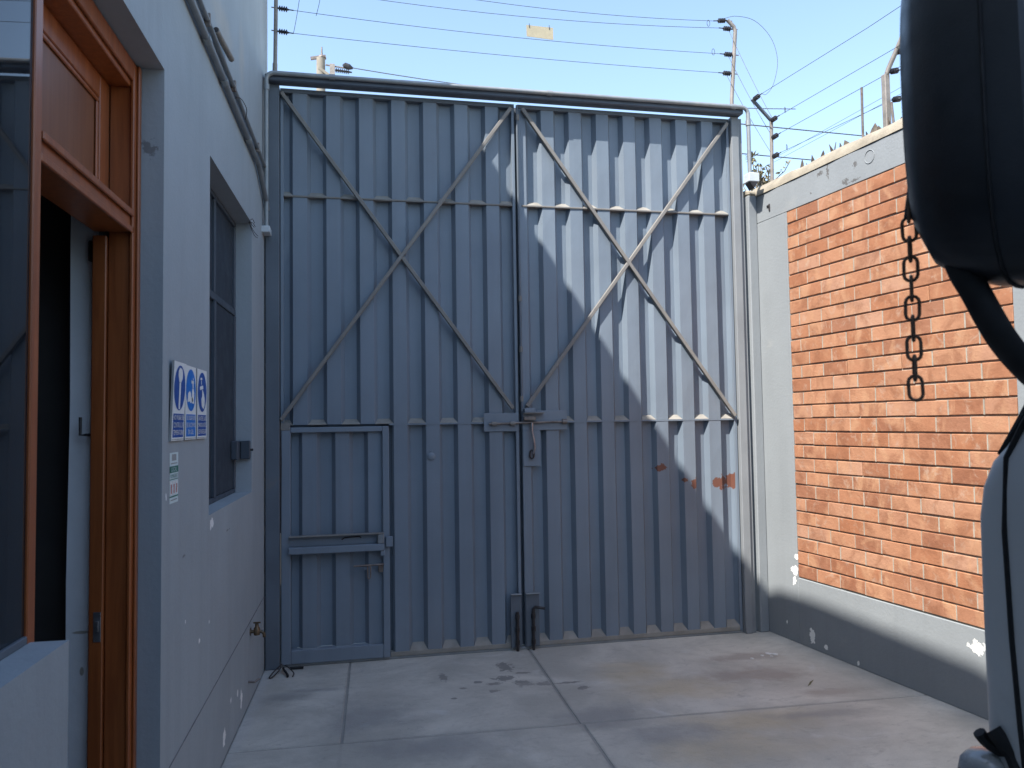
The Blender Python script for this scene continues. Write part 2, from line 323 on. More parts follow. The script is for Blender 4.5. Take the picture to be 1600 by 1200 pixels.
def spline(pts, n=8):
    P = [Vector(p) for p in pts]; out = []
    for i in range(len(P)-1):
        p0 = P[max(i-1, 0)]; p1 = P[i]; p2 = P[i+1]; p3 = P[min(i+2, len(P)-1)]
        for k in range(n):
            t = k/n; out.append(.5*((2*p1)+(-p0+p2)*t+(2*p0-5*p1+4*p2-p3)*t*t+(-p0+3*p1-3*p2+p3)*t**3))
    out.append(P[-1]); return out
def sag(a, b, d, n=14):
    a = Vector(a); b = Vector(b)
    return [a.lerp(b, i/n)-Vector((0, 0, d*4*(i/n)*(1-i/n))) for i in range(n+1)]
def copy_tree(o, parent=None):
    c = o.copy(); COL.objects.link(c); c.parent = parent
    for ch in list(o.children): copy_tree(ch, c)
    return c

# ================================================================== SETTING
gr = thing('ground', (0, 0, 0), 'grey concrete ground reaching beyond the gate', 'ground', kind='structure')
MB().add([(-400, -400, -.004), (400, -400, -.004), (400, 400, -.004), (-400, 400, -.004)], [(0, 1, 2, 3)]).build('ground_base', M_concbase, gr)
xs_far = [(-.735, -.184), (-.176, 1.066), (1.074, 3.45)]
rows = [(4.192, 5.70, xs_far), (2.79, 4.184, [(-.735, 1.083), (1.091, 3.7)]), (1.39, 2.782, [(-.735, 1.09), (1.098, 3.8)]), (-.2, 1.382, [(-.735, 1.1), (1.108, 4.0)]), (-1.8, -.208, [(-.735, 1.1), (1.108, 4.2)])]
for y0, y1, xs in rows:
    for x0, x1 in xs: B(x0, x1, y0, y1, -.09, 0).build('slab', M_conc, gr, bevel=.006)

# ------------------------------------------------------------------ office building on the left
M_joint = pmat('joint_line', (.17, .17, .175), .9, var=.2, scale=6)
XL = -.737; XB = -1.03
bld = thing('office_building', (XL, 2.5, 0), 'pale blue-grey plastered office building with orange wooden doorway, left of the gate', 'building')
def wall_grid(mb, ys, zs, holes, x1, x0):
    ny, nz = len(ys)-1, len(zs)-1
    def solid(i, j):
        if i < 0 or j < 0 or i >= ny or j >= nz: return False
        cy = (ys[i]+ys[i+1])/2; cz = (zs[j]+zs[j+1])/2
        return not any(a < cy < b and c < cz < d for a, b, c, d in holes)
    for i in range(ny):
        for j in range(nz):
            if not solid(i, j): continue
            a, b, c, d = ys[i], ys[i+1], zs[j], zs[j+1]
            mb.add([(x1, a, c), (x1, b, c), (x1, b, d), (x1, a, d)], [(0, 1, 2, 3)]); mb.add([(x0, a, c), (x0, b, c), (x0, b, d), (x0, a, d)], [(3, 2, 1, 0)])
            if not solid(i-1, j): mb.add([(x0, a, c), (x1, a, c), (x1, a, d), (x0, a, d)], [(0, 1, 2, 3)])
            if not solid(i+1, j): mb.add([(x0, b, c), (x1, b, c), (x1, b, d), (x0, b, d)], [(3, 2, 1, 0)])
            if not solid(i, j-1): mb.add([(x0, a, c), (x1, a, c), (x1, b, c), (x0, b, c)], [(3, 2, 1, 0)])
            if not solid(i, j+1): mb.add([(x0, a, d), (x1, a, d), (x1, b, d), (x0, b, d)], [(0, 1, 2, 3)])
    return mb
DZ = 2.905
wm_ = wall_grid(MB(), [-8, .35, 2.10, 2.94, 3.735, 4.98, 5.69], [0, 1.108, 1.225, 2.865, DZ, 5.9],
                [(.35, 2.10, 1.108, DZ), (2.10, 2.94, 0, DZ), (3.735, 4.98, 1.225, 2.865)], XL, XB)
wall = wm_.build('wall', M_wall, bld)
# parapet with a stepped, sloping top (out of frame: its edge draws the shadow line across gate and brick wall)
pp = [(-8, 5.9), (5.69, 5.9), (5.69, 6.08), (3.6, 6.08), (3.0, 6.15), (2.75, 6.27), (2.3, 6.36), (1.6, 6.46), (.9, 6.56), (-8, 6.56)]
MB().prism(pp, (XL, 0, 0), (0, 1, 0), (0, 0, 1), (-1, 0, 0), .15).build('parapet', M_wall, bld)
B(-6, XB, -8, 5.69, 5.75, 5.9).build('roof', M_conc, bld)
B(-6, XB-.002, 5.55, 5.688, 0, 5.75).build('end_wall', M_wall, bld)
B(-6, -5.85, -8, 5.55, 0, 5.75).build('rear_wall', M_wall, bld)
B(XB, 4.6, -8.3, -8.001, 0, 6.4).build('rear_light_blocker', M_wall, bld)  # unseen wall behind the camera, added to block sky light and darken the yard
# plaster joint line near the foot of the wall
MB().bar((XL+.0008, 2.945, .398), (XL+.0008, 5.688, .493), .005, .003).build('plaster_joint', M_joint, bld)
# interior room
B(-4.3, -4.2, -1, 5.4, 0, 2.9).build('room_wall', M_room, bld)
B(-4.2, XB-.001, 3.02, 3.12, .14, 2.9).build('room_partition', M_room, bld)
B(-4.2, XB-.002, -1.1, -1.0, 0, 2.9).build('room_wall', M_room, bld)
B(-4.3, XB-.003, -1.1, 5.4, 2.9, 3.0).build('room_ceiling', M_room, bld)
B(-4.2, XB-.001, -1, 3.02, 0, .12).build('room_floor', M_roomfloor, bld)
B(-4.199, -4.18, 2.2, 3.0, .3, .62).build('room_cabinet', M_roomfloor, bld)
# white plastered inner jamb
jamb_poly = [(0, 0), (.006, .5), (.002, 1.1), (.008, 1.7), (.003, 2.28), (.004, 2.6), (.09, 2.6), (.09, 0)]
MB().prism(jamb_poly, (-1.040, 2.925, 0), (1, 0, 0), (0, 0, 1), (0, 1, 0), .014).build('inner_jamb', M_white, bld)

df = bpy.data.objects.new('door_frame', None); COL.objects.link(df); df.parent = bld
def bp(mb, name, mat, bevel=0, parent=None, **k): return mb.build(name, mat, parent or df, bevel, **k)
# right jamb: outer face, rebate, moulding
bp(B(-.905, -.835, 2.895, 2.9385, 0, 2.87), 'jamb', M_wood, .003)
bp(B(-.952, -.907, 2.880, 2.9385, 0, 2.285), 'jamb', M_wood, .003)
bp(B(-.834, -.822, 2.884, 2.9385, 0, 2.90), 'moulding', M_wood, .003)
bp(B(-.8215, -.812, 2.912, 2.9385, 0, 2.90), 'moulding', M_wood, .003)
# left jamb beside the glass
bp(B(-.952, -.823, 2.081, 2.125, 0, 2.87), 'jamb', M_wood, .003)
# head and transom rail
bp(B(-.95, -.835, 2.1255, 2.8945, 2.815, 2.87), 'head', M_wood, .003)
bp(B(-.834, -.822, 2.1255, 2.8835, 2.835, 2.90), 'head', M_wood, .003)
bp(B(-.952, -.832, 2.1255, 2.8945, 2.300, 2.375), 'transom_rail', M_wood, .003)
bp(B(-.831, -.822, 2.1255, 2.8945, 2.296, 2.318), 'moulding', M_wood, .003)
bp(B(-.826, -.818, 2.1255, 2.8835, 2.352, 2.375), 'moulding', M_wood, .003)
# transom panel: stiles, rails, raised field
bp(B(-.93, -.905, 2.126, 2.21, 2.376, 2.814), 'panel_stile', M_wood, .003)
bp(B(-.93, -.905, 2.80, 2.894, 2.376, 2.814), 'panel_stile', M_wood, .003)
bp(B(-.93, -.906, 2.2105, 2.7995, 2.376, 2.41), 'panel_rail', M_wood, .003)
bp(B(-.93, -.906, 2.2105, 2.7995, 2.735, 2.814), 'panel_rail', M_wood, .003)
bp(B(-.935, -.918, 2.2105, 2.7995, 2.411, 2.734), 'panel_field', M_woodpanel, .004)
for a in ((2.2105, 2.7995, 2.411, 2.427), (2.2105, 2.7995, 2.719, 2.734), (2.783, 2.7995, 2.4275, 2.7185), (2.2105, 2.227, 2.4275, 2.7185)):
    bp(B(-.917, -.909, *a), 'bead', M_wood, .003)
# hardware
sp = B(-.936, -.912, 2.8775, 2.8795, .905, 1.005).box(-.930, -.918, 2.872, 2.8773, .94, .975); bp(sp, 'strike_plate', M_hookmetal, .001)
hk = MB().tube([(-.965, 2.915, 1.60), (-.965, 2.885, 1.60), (-.985, 2.885, 1.60), (-.985, 2.885, 1.66)], .005, 8); bp(hk, 'door_hook', M_darksteel)
bp(B(-.972, -.955, 2.9, 2.924, 2.20, 2.27), 'hinge', M_darksteel, .002)

# left glazing, seen along its face
wl_ = bpy.data.objects.new('window', None); COL.objects.link(wl_); wl_.parent = bld
bp(B(-.836, -.830, .352, 2.0805, 1.128, 2.88), 'pane', M_glass, parent=wl_)
bp(B(-.85, -.822, .352, 2.0805, 1.109, 1.1275), 'sill_bead', M_gatedark, .002, parent=wl_)
bp(B(-.85, -.82, .352, 2.0805, 2.881, 2.904), 'head_bead', M_gatedark, .002, parent=wl_)
# window with steel shutters further along
wr = bpy.data.objects.new('window', None); COL.objects.link(wr); wr.parent = bld
M_winframe = pmat('window_frame_paint', (.06, .075, .095), .55, var=.1, scale=4)
wr['label'] = 'recessed window closed with dark blue steel shutters'
for a, b in ((2.29, 2.33), (1.226, 1.25), (2.835, 2.863)): bp(B(-.86, -.83, 3.737, 4.978, a, b), 'frame_rail', M_winframe, .003, parent=wr)
for y0, y1 in ((3.737, 3.77), (4.34, 4.38), (4.945, 4.978)):
    bp(B(-.859, -.828, y0, y1, 1.251, 2.289), 'stile', M_winframe, .003, parent=wr)
    bp(B(-.859, -.831, y0, y1, 2.331, 2.834), 'stile', M_winframe, .003, parent=wr)
M_shutter = pmat('shutter_paint', (.028, .038, .052), .6, var=.1, scale=3, streak=.15)
for y0, y1 in ((3.7705, 4.3395), (4.3805, 4.9445)):
    bp(B(-.855, -.845, y0, y1, 2.331, 2.834), 'pane', M_shutter, parent=wr)
bp(B(-.856, -.848, 3.7705, 4.3395, 1.251, 2.289), 'pane', M_shutter, parent=wr)
bp(B(-.853, -.838, 4.3805, 4.9445, 1.251, 2.289), 'shutter', M_shutter, .003, parent=wr)
bp(B(-.837, -.80, 4.86, 4.976, 1.425, 1.535), 'lock_box', M_winframe, .004, parent=wr)
bp(B(-.797, -.742, 4.945, 4.979, 1.425, 1.535), 'lock_box', M_winframe, .004, parent=wr)
bp(MB().tube([(-.742, 4.96, 1.48), (-.725, 4.96, 1.48)], .007), 'lock_pin', M_darksteel, parent=wr)

# ------------------------------------------------------------------ brick yard wall on the right (frame W: x towards camera, y into wall)
bw = thing('brick_wall', (0, 0, 0), 'orange brick yard wall with grey concrete frame and glass shards on top, right of the gate', 'wall', 'W')
BX0, BX1, BZ0, BZ1 = .343, 2.145, .475, 3.141
NC = 28; ph = (BZ1-BZ0)/NC; bl = .232
B(-.45, BX0, 0, .22, 0, BZ1-.001).build('column', M_rwall, bw, .003)
B(BX1, BX1+.28, -.002, .22, 0, BZ1-.001).build('column', M_rwall, bw, .004)
B(BX0+.0005, BX1-.0005, .0, .22, 0, BZ0-.004).build('plinth', M_rwall, bw, .004)
B(-.448, 5.5, .001, .22, BZ1, 3.355).build('top_beam', M_rwall, bw, .004)
B(BX1+.281, 5.5, .003, .22, 0, BZ1-.001).build('rear_bay', M_rwall, bw, .003)
B(BX0-.0, BX1+.0, .0105, .2, BZ0-.003, BZ1-.001).build('mortar_bed', M_mortar, bw)
# coping: rounded mortar cap with an uneven edge
cp = MB(); nseg = 60
prof = [(-.004, 3.356), (.004, 3.39), (.022, 3.42), (.05, 3.445), (.09, 3.455), (.15, 3.447), (.2, 3.42), (.222, 3.356)]
for i in range(nseg+1):
    x = -.44+5.9*i/nseg
    for (y, z) in prof: cp.v.append((x, y+random.uniform(-.004, .003), z+(random.uniform(-.007, .007) if z > 3.357 else 0)))
kp = len(prof)
for i in range(nseg):
    for j in range(kp-1): cp.f.append((i*kp+j, (i+1)*kp+j, (i+1)*kp+j+1, i*kp+j+1))
    cp.f.append((i*kp, i*kp+kp-1, (i+1)*kp+kp-1, (i+1)*kp))
cp.build('coping', M_dust, bw, smooth=True)
# pillar standing proud beside the gate post
B(-.26, -.012, -.078, -.0005, 0, 3.36).build('pillar', M_rwall, bw, .006)
MB().prism([(-.26, 3.3605), (-.012, 3.3605), (-.016, 3.40), (-.06, 3.415), (-.18, 3.41), (-.25, 3.385)], (0, -.078, 0), (1, 0, 0), (0, 0, 1), (0, 1, 0), .077).build('pillar_cap', M_dust, bw, .012)
MB().tube(arc((1.19, 0, 3.275), .042, 0, 2*math.pi, 20, (1, 0, 0), (0, 0, 1))[:-1], .003, 6, closed=True).build('cast_ring', M_rwall, bw)
B(.14, .155, -.006, .0, 3.20, 3.255).box(.115, .14, -.006, 0, 3.235, 3.25).build('anchor', M_darksteel, bw, .002)
# bricks
def brick_mesh(name, L, H, D, seed):
    rnd = random.Random(seed); bm = bmesh.new(); bmesh.ops.create_cube(bm, size=1)
    for v in bm.verts:
        v.co = Vector((v.co.x*L, v.co.y*D, v.co.z*H))
    bmesh.ops.bevel(bm, geom=list(bm.edges), offset=.003, segments=1, affect='EDGES')
    for v in bm.verts: v.co += Vector((rnd.uniform(-.0012, .0012), rnd.uniform(-.0012, .0012), rnd.uniform(-.0014, .0014)))
    me = bpy.data.meshes.new(name); bm.to_mesh(me); bm.free(); me.materials.append(M_brick); return me
BH = ph-.0105
full = [brick_mesh('brick', bl-.006, BH, .1, 10+i) for i in range(6)]
cut_cache = {}
head = MB()
rb = random.Random(3)
for c in range(NC):
    zc = BZ0+ph*(c+.5)+.001; x = BX0-(bl*.5 if c % 2 else bl*.08)+rb.uniform(-.012, .012)
    while x < BX1-.02:
        a = max(x, BX0+.001); b = min(x+bl, BX1-.001)
        if b-a > .035:
            L = b-a-.006
            if abs(L-(bl-.006)) < 1e-4: me = rb.choice(full)
            else:
                key = (round(L, 2), c % 2); me = cut_cache.get(key)
                if me is None: me = cut_cache[key] = brick_mesh('brick_cut', round(L, 2)-.001, BH, .1, int(L*1e4))
            o = bpy.data.objects.new('brick', me); COL.objects.link(o); o.parent = bw
            o.location = ((a+b)/2, .05+rb.uniform(0, .0025), zc+rb.uniform(-.0015, .0015)); o.rotation_euler = (rb.uniform(-.003, .003), rb.uniform(-.003, .003), rb.uniform(-.004, .004))
            if b < BX1-.01 and rb.random() < .93: head.box(b-.0045, b+.0045, .001+rb.uniform(0, .003), .04, zc-BH/2+.001, zc+BH/2-.001)
        x += bl
hj = head.build('head_joints', M_mortar, bw); hj['kind'] = 'stuff'
# glass shards and stubs set in the coping
rs = random.Random(11)
for i in range(26):
    x = .40+i*.038+rs.uniform(-.015, .015) if i < 24 else (1.29, 1.34)[i-24]
    h = rs.uniform(.045, .10) if rs.random() < .7 else rs.uniform(.02, .04); w_ = rs.uniform(.035, .07); y = .05+rs.uniform(0, .1); le = rs.uniform(-.03, .03)
    MB().prism([(-w_/2, 0), (w_/2, 0), (w_*.35+le, h*.6), (le*1.3, h), (-w_*.3+le*.5, h*.5)], (x, y, 3.43), (math.cos(rs.uniform(-.6, .6)), math.sin(rs.uniform(-.6, .6)), 0), (0, rs.uniform(-.2, .2), 1), (0, 1, 0), .005).build('glass_shard', M_shard, bw)
MB().tube([(1.03, .1, 3.43), (1.035, .1, 3.8)], .008, 8).build('rebar_stub', M_steel, bw)
MB().tube([(1.30, .1, 3.43), (1.285, .1, 3.60)], .008, 8).build('rebar_stub', M_steel, bw)

# ================================================================== GATE (frame G)
gf = thing('gateway', (1.67, 0, 0), 'dark grey steel header beam and side posts around the double gate', 'gateway', 'G')
B(-.10, 3.455, -.118, -.03, 3.977, 4.026).build('header_beam', M_header, gf, .008)
B(-.10, -.008, -.06, .04, 0, 3.976).build('post', M_gatedark, gf, .004)
B(3.378, 3.44, -.06, .04, 0, 3.976).build('post', M_postgrey, gf, .004)
B(3.4405, 3.475, -.04, .03, 0, 3.97).build('post_flange', M_postgrey, gf, .003)
B(-.008, 3.378, -.02, .045, .0, .018).build('threshold', M_conduit, gf, .003)

PY, RY = -.022, .024      # proud and recessed planes of the sheet
def sheet(u0, u1, z0, z1, wu, period, thing_, mat, py=PY, ry=RY, name='corrugated_sheet', web=.025, proud=.094):
    pts = []
    k0 = math.floor((u0-wu)/period)-1; seq = []
    k = k0
    while wu+k*period < u1+period:
        b = wu+k*period; seq += [(b-web/2, ry), (b+web/2, py), (b+web/2+proud, py), (b+web*1.5+proud, ry)]; k += 1
    def yat(u):
        for (a, ya), (b, yb) in zip(seq, seq[1:]):
            if a <= u <= b: return ya+(yb-ya)*(u-a)/(b-a)
        return ry
    pts = [(u0, yat(u0))]+[p for p in seq if u0+.002 < p[0] < u1-.002]+[(u1, yat(u1))]
    m = MB(); n = len(pts); t = .003
    nz = max(2, int((z1-z0)/.16))
    rr = random.Random(int(z0*100+u0*1000))
    for off in (0, t):
        for j in range(nz+1):
            z = z0+(z1-z0)*j/nz
            for (u, y) in pts: m.v.append((u, y+off+(rr.uniform(-.0012, .0012) if off == 0 else 0), z))
    bs = n*(nz+1)
    for j in range(nz):
        for i in range(n-1):
            a = j*n+i; m.f.append((a, a+1, a+n+1, a+n)); a += bs; m.f.append((a+n, a+n+1, a+1, a))
    for i in range(n-1): m.f.append((i, bs+i, bs+i+1, i+1)); a = nz*n+i; m.f.append((a, a+1, bs+a+1, bs+a))
    for j in range(nz): a = j*n; m.f.append((a, a+n, bs+a+n, bs+a)); a = j*n+n-1; m.f.append((a, bs+a, bs+a+n, a+n))
    o = m.build(name, mat, thing_)
    rec = []
    for q in range(k0, k):
        a = wu+q*period+web*1.5+proud; b = wu+(q+1)*period-web/2
        a = max(a, u0); b = min(b, u1)
        if b-a > .03: rec.append((a, b))
    return o, rec
def tabs(rec, zb, thing_, h=.03, py=PY-.001, ry=RY):
    for a, b in rec:
        MB().add([(a-.022, py, zb), (b+.022, py, zb), (b-.002, ry-.001, zb+h), (a+.002, ry-.001, zb+h), (a-.022, py, zb-.003), (b+.022, py, zb-.003)], [(0, 1, 2, 3), (0, 4, 5, 1)]).build('filler_tab', M_dustytab, thing_)
def brace(a, b, y, thing_):
    a = Vector((a[0], y, a[1])); b = Vector((b[0], y, b[1]))
    # an angle iron: flat flange and standing flange
    m = MB().bar(a, b, .026, .032, up=(0, 1, 0)); m.build('diagonal_brace', M_brace, thing_, .003)

LT = 3.966
lf = thing('gate_leaf', (0, 0, 0), 'left leaf of the corrugated blue-grey gate, with a small wicket door', 'gate', 'G')
rt = thing('gate_leaf', (1.678, 0, 0), 'right leaf of the corrugated gate, half sunlit with rust patches', 'gate', 'G')
LW, LP = .067, .2267; RW, RP = 1.848, .2137
for th, u0, u1, wu, per, mt, us in ((lf, -.004, 1.656, LW, LP, M_gate, .727), (rt, 1.680, 3.372, RW, RP, M_gateR, 1.680)):
    for z0, z1, a in ((3.216, LT-.03, u0), (1.626, 3.2025, u0), (.05, 1.6135, us)):
        o, rec = sheet(a+.02, u1-.02, z0, z1, wu, per, th, mt)
        tabs(rec, z0+.001, th, .034 if z0 > .1 else .045)
    # frame of the leaf
    B(u0, u0+.022, -.026, .034, .02, LT-.031).build('stile', M_gate, th, .002) if th is rt else B(u0, u0+.022, -.026, .034, 1.633, LT-.031).build('stile', M_gate, th, .002)
    B(u1-.022, u1, -.026, .034, .02, LT-.031).build('stile', M_gate, th, .002)
    B(u0, u1, -.027, .034, LT-.03, LT).build('rail', M_gatedark, th, .002)
    B(u0+.0225, u1-.0225, -.029, .034, 3.203, 3.2155).build('rail', M_brace, th, .002)
    B(us if th is lf else u0+.0225, u1-.0225, -.0245, .034, 1.614, 1.6255).build('rail', M_gate, th)
    B(us if th is lf else u0+.0225, u1-.0225, -.0245, .034, .0195, .0495).build('rail', M_dustytab, th, .002)
brace((.0, 1.66), (1.625, 3.925), -.0485, lf); brace((.005, 3.925), (1.61, 1.72), -.0455, lf)
brace((1.71, 3.925), (3.345, 1.645), -.0485, rt); brace((1.712, 1.735), (3.35, 3.925), -.0455, rt)
# wicket door
wk = bpy.data.objects.new('wicket_door', None); COL.objects.link(wk); wk.parent = lf; wk['label'] = 'small framed pedestrian door in the gate leaf'
B(.0, .062, -.040, .03, .020, 1.608).build('frame_stile', M_gate, wk, .004)
B(.678, .724, -.040, .03, .020, 1.608).build('frame_stile', M_gate, wk, .004)
B(.0625, .6775, -.039, .03, 1.572, 1.608).build('frame_rail', M_gate, wk, .004)
B(.0625, .6775, -.038, .03, .020, .112).build('frame_rail', M_gate, wk, .004)
B(-.002, .06, -.044, -.0405, 1.59, 1.64).build('corner_plate', M_brace, wk, .002)
sheet(.0635, .6765, .113, 1.571, .126, .2215, wk, M_gate, -.010, .030)
# lock channel
m = B(.052, .684, -.086, -.026, .757, .803); m.build('lock_channel', M_gate, wk, .003)
B(.052, .684, -.040, -.0265, .8035, .868).build('lock_back_plate', M_gate, wk, .002)
B(.052, .684, -.084, -.0265, .8685, .876).build('lock_top_lip', M_brace, wk, .002)
B(.640, .684, -.082, -.041, .804, .868).build('lock_end_cap', M_conduit, wk, .004)
MB().tube([(.40, -.045, .838), (.42, -.05, .852), (.52, -.05, .856), (.53, -.045, .845)], .004, 6).build('lock_cord', M_darksteel, wk)
B(.660, .690, -.075, -.04, .72, .756).build('lock_foot', M_gate, wk, .003)
B(.696, .744, -.072, -.041, .778, .848).build('keeper_block', M_gate, lf, .004)
MB().tube([(.478, -.058, .656), (.684, -.058, .660)], .007, 8).build('slide_bolt', M_steel, wk)
B(.545, .575, -.05, -.026, .625, .66).build('bolt_guide', M_gate, wk, .003); B(.645, .676, -.052, -.026, .605, .655).build('bolt_guide', M_steel, wk, .003)
MB().tube([(.572, -.062, .655), (.573, -.066, .575), (.582, -.066, .566), (.592, -.066, .575), (.592, -.062, .655)], .0045, 6).build('bolt_handle', M_steel, wk)
# bent strip along the hinge edge, dark gap
MB().add([(-.006, -.043, 1.60), (.0, -.043, 1.60), (.0, -.043, .9), (-.006, -.043, .9), (.006, -.0432, 1.4)], [(0, 1, 4, 2, 3)]).build('hinge_gap', M_darksteel, lf)
B(1.62, 1.72, .036, .042, .02, LT).build('meeting_light_stop', M_gatedark, lf)  # unseen strips behind the leaf and wicket gaps, added to stop light leaking through
B(.60, .78, .036, .042, .02, 1.66).build('jamb_light_stop', M_gatedark, lf); B(-.0075, .03, .0345, .041, .02, LT).build('jamb_light_stop', M_gatedark, lf); B(-.003, .60, .0362, .0422, 1.57, 1.66).build('jamb_light_stop', M_gatedark, lf)
B(.03, .10, .0345, .0405, .02, 1.60).build('jamb_light_stop', M_gatedark, lf)
for th, a, b in ((lf, .002, 1.62), (rt, 1.725, 3.36)):
    for z in (1.62, 3.2095): B(a, b, .0348, .0355, z-.03, z+.03).build('back_light_stop', M_gatedark, th)  # unseen rail backing, added to keep street light out of the sheet joints
# peephole cover
MB().lathe([(.028, 0), (.028, .006), (.022, .010)], (1.02, PY-.0005, 1.39), (0, -1, 0), 20).build('peephole_cover', M_gate, lf, smooth=True)
B(1.01, 1.03, PY-.006, PY-.0005, 1.41, 1.435).build('cover_tab', M_gate, lf, .002)
# centre bolt
B(1.398, 1.653, -.034, -.0275, 1.557, 1.690).build('bolt_plate', M_gate, lf, .002)
B(1.683, 2.016, -.034, -.0275, 1.562, 1.704).build('bolt_plate', M_gate, rt, .002)
B(1.683, 1.812, -.0338, -.0275, 1.303, 1.561).build('bolt_plate', M_gate, rt, .002)
rod = MB().tube([(1.432, -.052, 1.612), (2.0, -.052, 1.622)], .0085, 10); rod.build('bolt_rod', M_steel, rt, smooth=True)
for u in (1.47, 1.605): MB().tube([(u-.018, -.052, 1.6125), (u+.018, -.052, 1.613)], .0155, 10).build('bolt_collar', M_brace, lf, smooth=True)
MB().tube([(1.975, -.052, 1.6215), (2.008, -.052, 1.622)], .020, 8).build('bolt_stop', M_steel, rt)
B(1.685, 1.772, -.075, -.0345, 1.634, 1.662).build('bolt_bracket', M_steel, rt, .003); B(1.685, 1.835, -.08, -.0345, 1.682, 1.690).build('bolt_hood', M_brace, rt, .002)
B(1.690, 1.772, -.07, -.0345, 1.6905, 1.722).build('bolt_bracket', M_gate, rt, .003)
MB().tube(spline([(1.745, -.06, 1.615), (1.742, -.07, 1.55), (1.752, -.075, 1.49), (1.757, -.07, 1.43), (1.748, -.058, 1.395)], 5), .0095, 8).build('bolt_handle', M_hookmetal, rt, smooth=True)
MB().tube([Vector((1.744+.016*math.cos(t*.5236), -.05, 1.388+.03*math.sin(t*.5236))) for t in range(12)], .006, 8, closed=True).build('lock_loop', M_darksteel, rt, smooth=True)
# vertical rod that covers the meeting line
MB().tube([(1.676, -.046, 1.70), (1.672, -.046, 3.95)], 0.0085, 10).build('vertical_rod', M_gatedark, rt, smooth=True)
for z in (1.79, 2.15, 2.52, 3.86): MB().tube([(1.6745, -.046, z-.02), (1.6745, -.046, z+.02)], .013, 10).build('rod_collar', M_brace, rt, smooth=True)
# drop bolts
B(1.574, 1.652, -.040, -.0275, .022, .392).build('drop_bolt_plate', M_gatedark, lf, .002); B(1.572, 1.652, -.058, -.0275, .3925, .400).build('plate_lip', M_conduit, lf, .002)
B(1.684, 1.782, -.040, -.0275, .022, .392).build('drop_bolt_plate', M_gatedark, rt, .002); B(1.684, 1.784, -.058, -.0275, .3925, .400).build('plate_lip', M_conduit, rt, .002)
MB().tube([(1.617, -.055, .0), (1.618, -.055, .275)], .011, 8).build('drop_bolt', M_darksteel, lf, smooth=True)
MB().tube([(1.733, -.055, .0), (1.735, -.055, .29), (1.745, -.06, .303), (1.815, -.075, .292)], .010, 8).build('drop_bolt', M_darksteel, rt, smooth=True)
for th, u in ((lf, 1.6175), (rt, 1.734)):
    for z in (.06, .15, .24): MB().tube([(u, -.055, z-.016), (u, -.055, z+.016)], .0155, 8).build('bolt_collar', M_darksteel, th, smooth=True)

# conduit over the header with elbows down both posts
cd = thing('conduit_pipe', (-.08, -.1, 2.95), 'grey conduit pipe running over the gate header and down its posts', 'pipe', 'G')
MB().tube([(-.0865, -.1345, 2.96), (-.0865, -.1345, 3.94)]+arc((-.035, -.1345, 3.97), .0515, math.pi, math.pi/2, 6, (1, 0, 0), (0, 0, 1))+[(3.42, -.1345, 4.022)]+arc((3.43, -.1345, 3.97), .0515, math.pi/2, 0, 6, (1, 0, 0), (0, 0, 1))+[(3.482, -.1345, 3.50)], .0155, 10).build('pipe', M_conduit, cd, smooth=True)
for u in (.35, 1.9, 3.36): MB().tube([(u-.02, -.1345, 4.0215), (u+.02, -.1345, 4.0215)], .020, 10).build('coupling', M_conduit, cd, smooth=True)
for u, z in ((-.085, 3.92), (3.481, 3.9)): MB().tube([(u, -.1345, z-.02), (u, -.1345, z+.02)], .020, 10).build('coupling', M_conduit, cd, smooth=True)
B(-.125, -.060, -.18, -.06, 2.915, 2.958).build('end_box', M_boxgrey, cd, .003)
jb = thing('junction_box', (3.49, -.09, 3.42), 'small pale grey junction box at the top of the pillar', 'box', 'G')
B(3.447, 3.535, -.185, -.10, 3.43, 3.50).build('cover', M_boxgrey, jb, .005)
MB().prism([(-.03, 0), (.04, 0), (.005, -.05)], (3.485, -.18, 3.4295), (1, 0, 0), (0, 0, 1), (0, 1, 0), .075).build('bracket', M_darksteel, jb)

# ------------------------------------------------------------------ pipes, tap, signs on the left wall
def wallpipe(pts, r, mat, label):
    t = thing('conduit_pipe', pts[-1], label, 'pipe'); MB().tube(pts, r, 10).build('pipe', mat, t, smooth=True); return t
wp = wallpipe([(XL+.020, -3, 3.36)]+spline([(XL+.02, 2.9, 3.34), (XL+.02, 4.0, 3.31), (XL+.02, 4.95, 3.283), (XL+.022, 5.12, 3.268), (XL+.022, 5.35, 3.18), (XL+.026, 5.60, 3.06), (XL+.03, 5.64, 3.02)], 5), .0165, M_conduitdark, 'lower dark conduit pipe along the office wall, bending down near the gate')
for y, z in ((3.55, 3.322), (3.95, 3.311), (4.7, 3.29)): MB().tube([(XL+.02, y-.025, z), (XL+.02, y+.025, z)], .0205, 10).build('coupling', M_conduit, wp, smooth=True)
wp2 = wallpipe([(XL+.014, -3, 3.52)]+spline([(XL+.014, 3.0, 3.452), (XL+.014, 4.3, 3.41), (XL+.016, 5.45, 3.37), (XL+.02, 5.66, 3.355)], 5), .0115, M_conduitdark, 'upper thin conduit pipe along the office wall')
for y, z in ((3.6, 3.432), (4.25, 3.411), (5.1, 3.383)):
    B(XL, XL+.028, y-.008, y+.008, z-.03, z+.03).build('clip', M_steel, wp2, .003)
st = thing('pipe_stub', (XL, 3.95, 3.49), 'short cut-off rusty pipe stub above the conduit pipes', 'pipe')
MB().tube([(XL+.012, 3.80, 3.487), (XL+.03, 4.10, 3.487)], .015, 10).build('tube', M_pole, st, smooth=True)
MB().tube([(XL+.0115, 3.797, 3.487), (XL+.0116, 3.80, 3.487)], .012, 10).build('open_end', M_darksteel, st)
nl = thing('wire_scrap', (XL, 4.38, 3.37), 'thin loose wire sticking out of the office wall', 'wire')
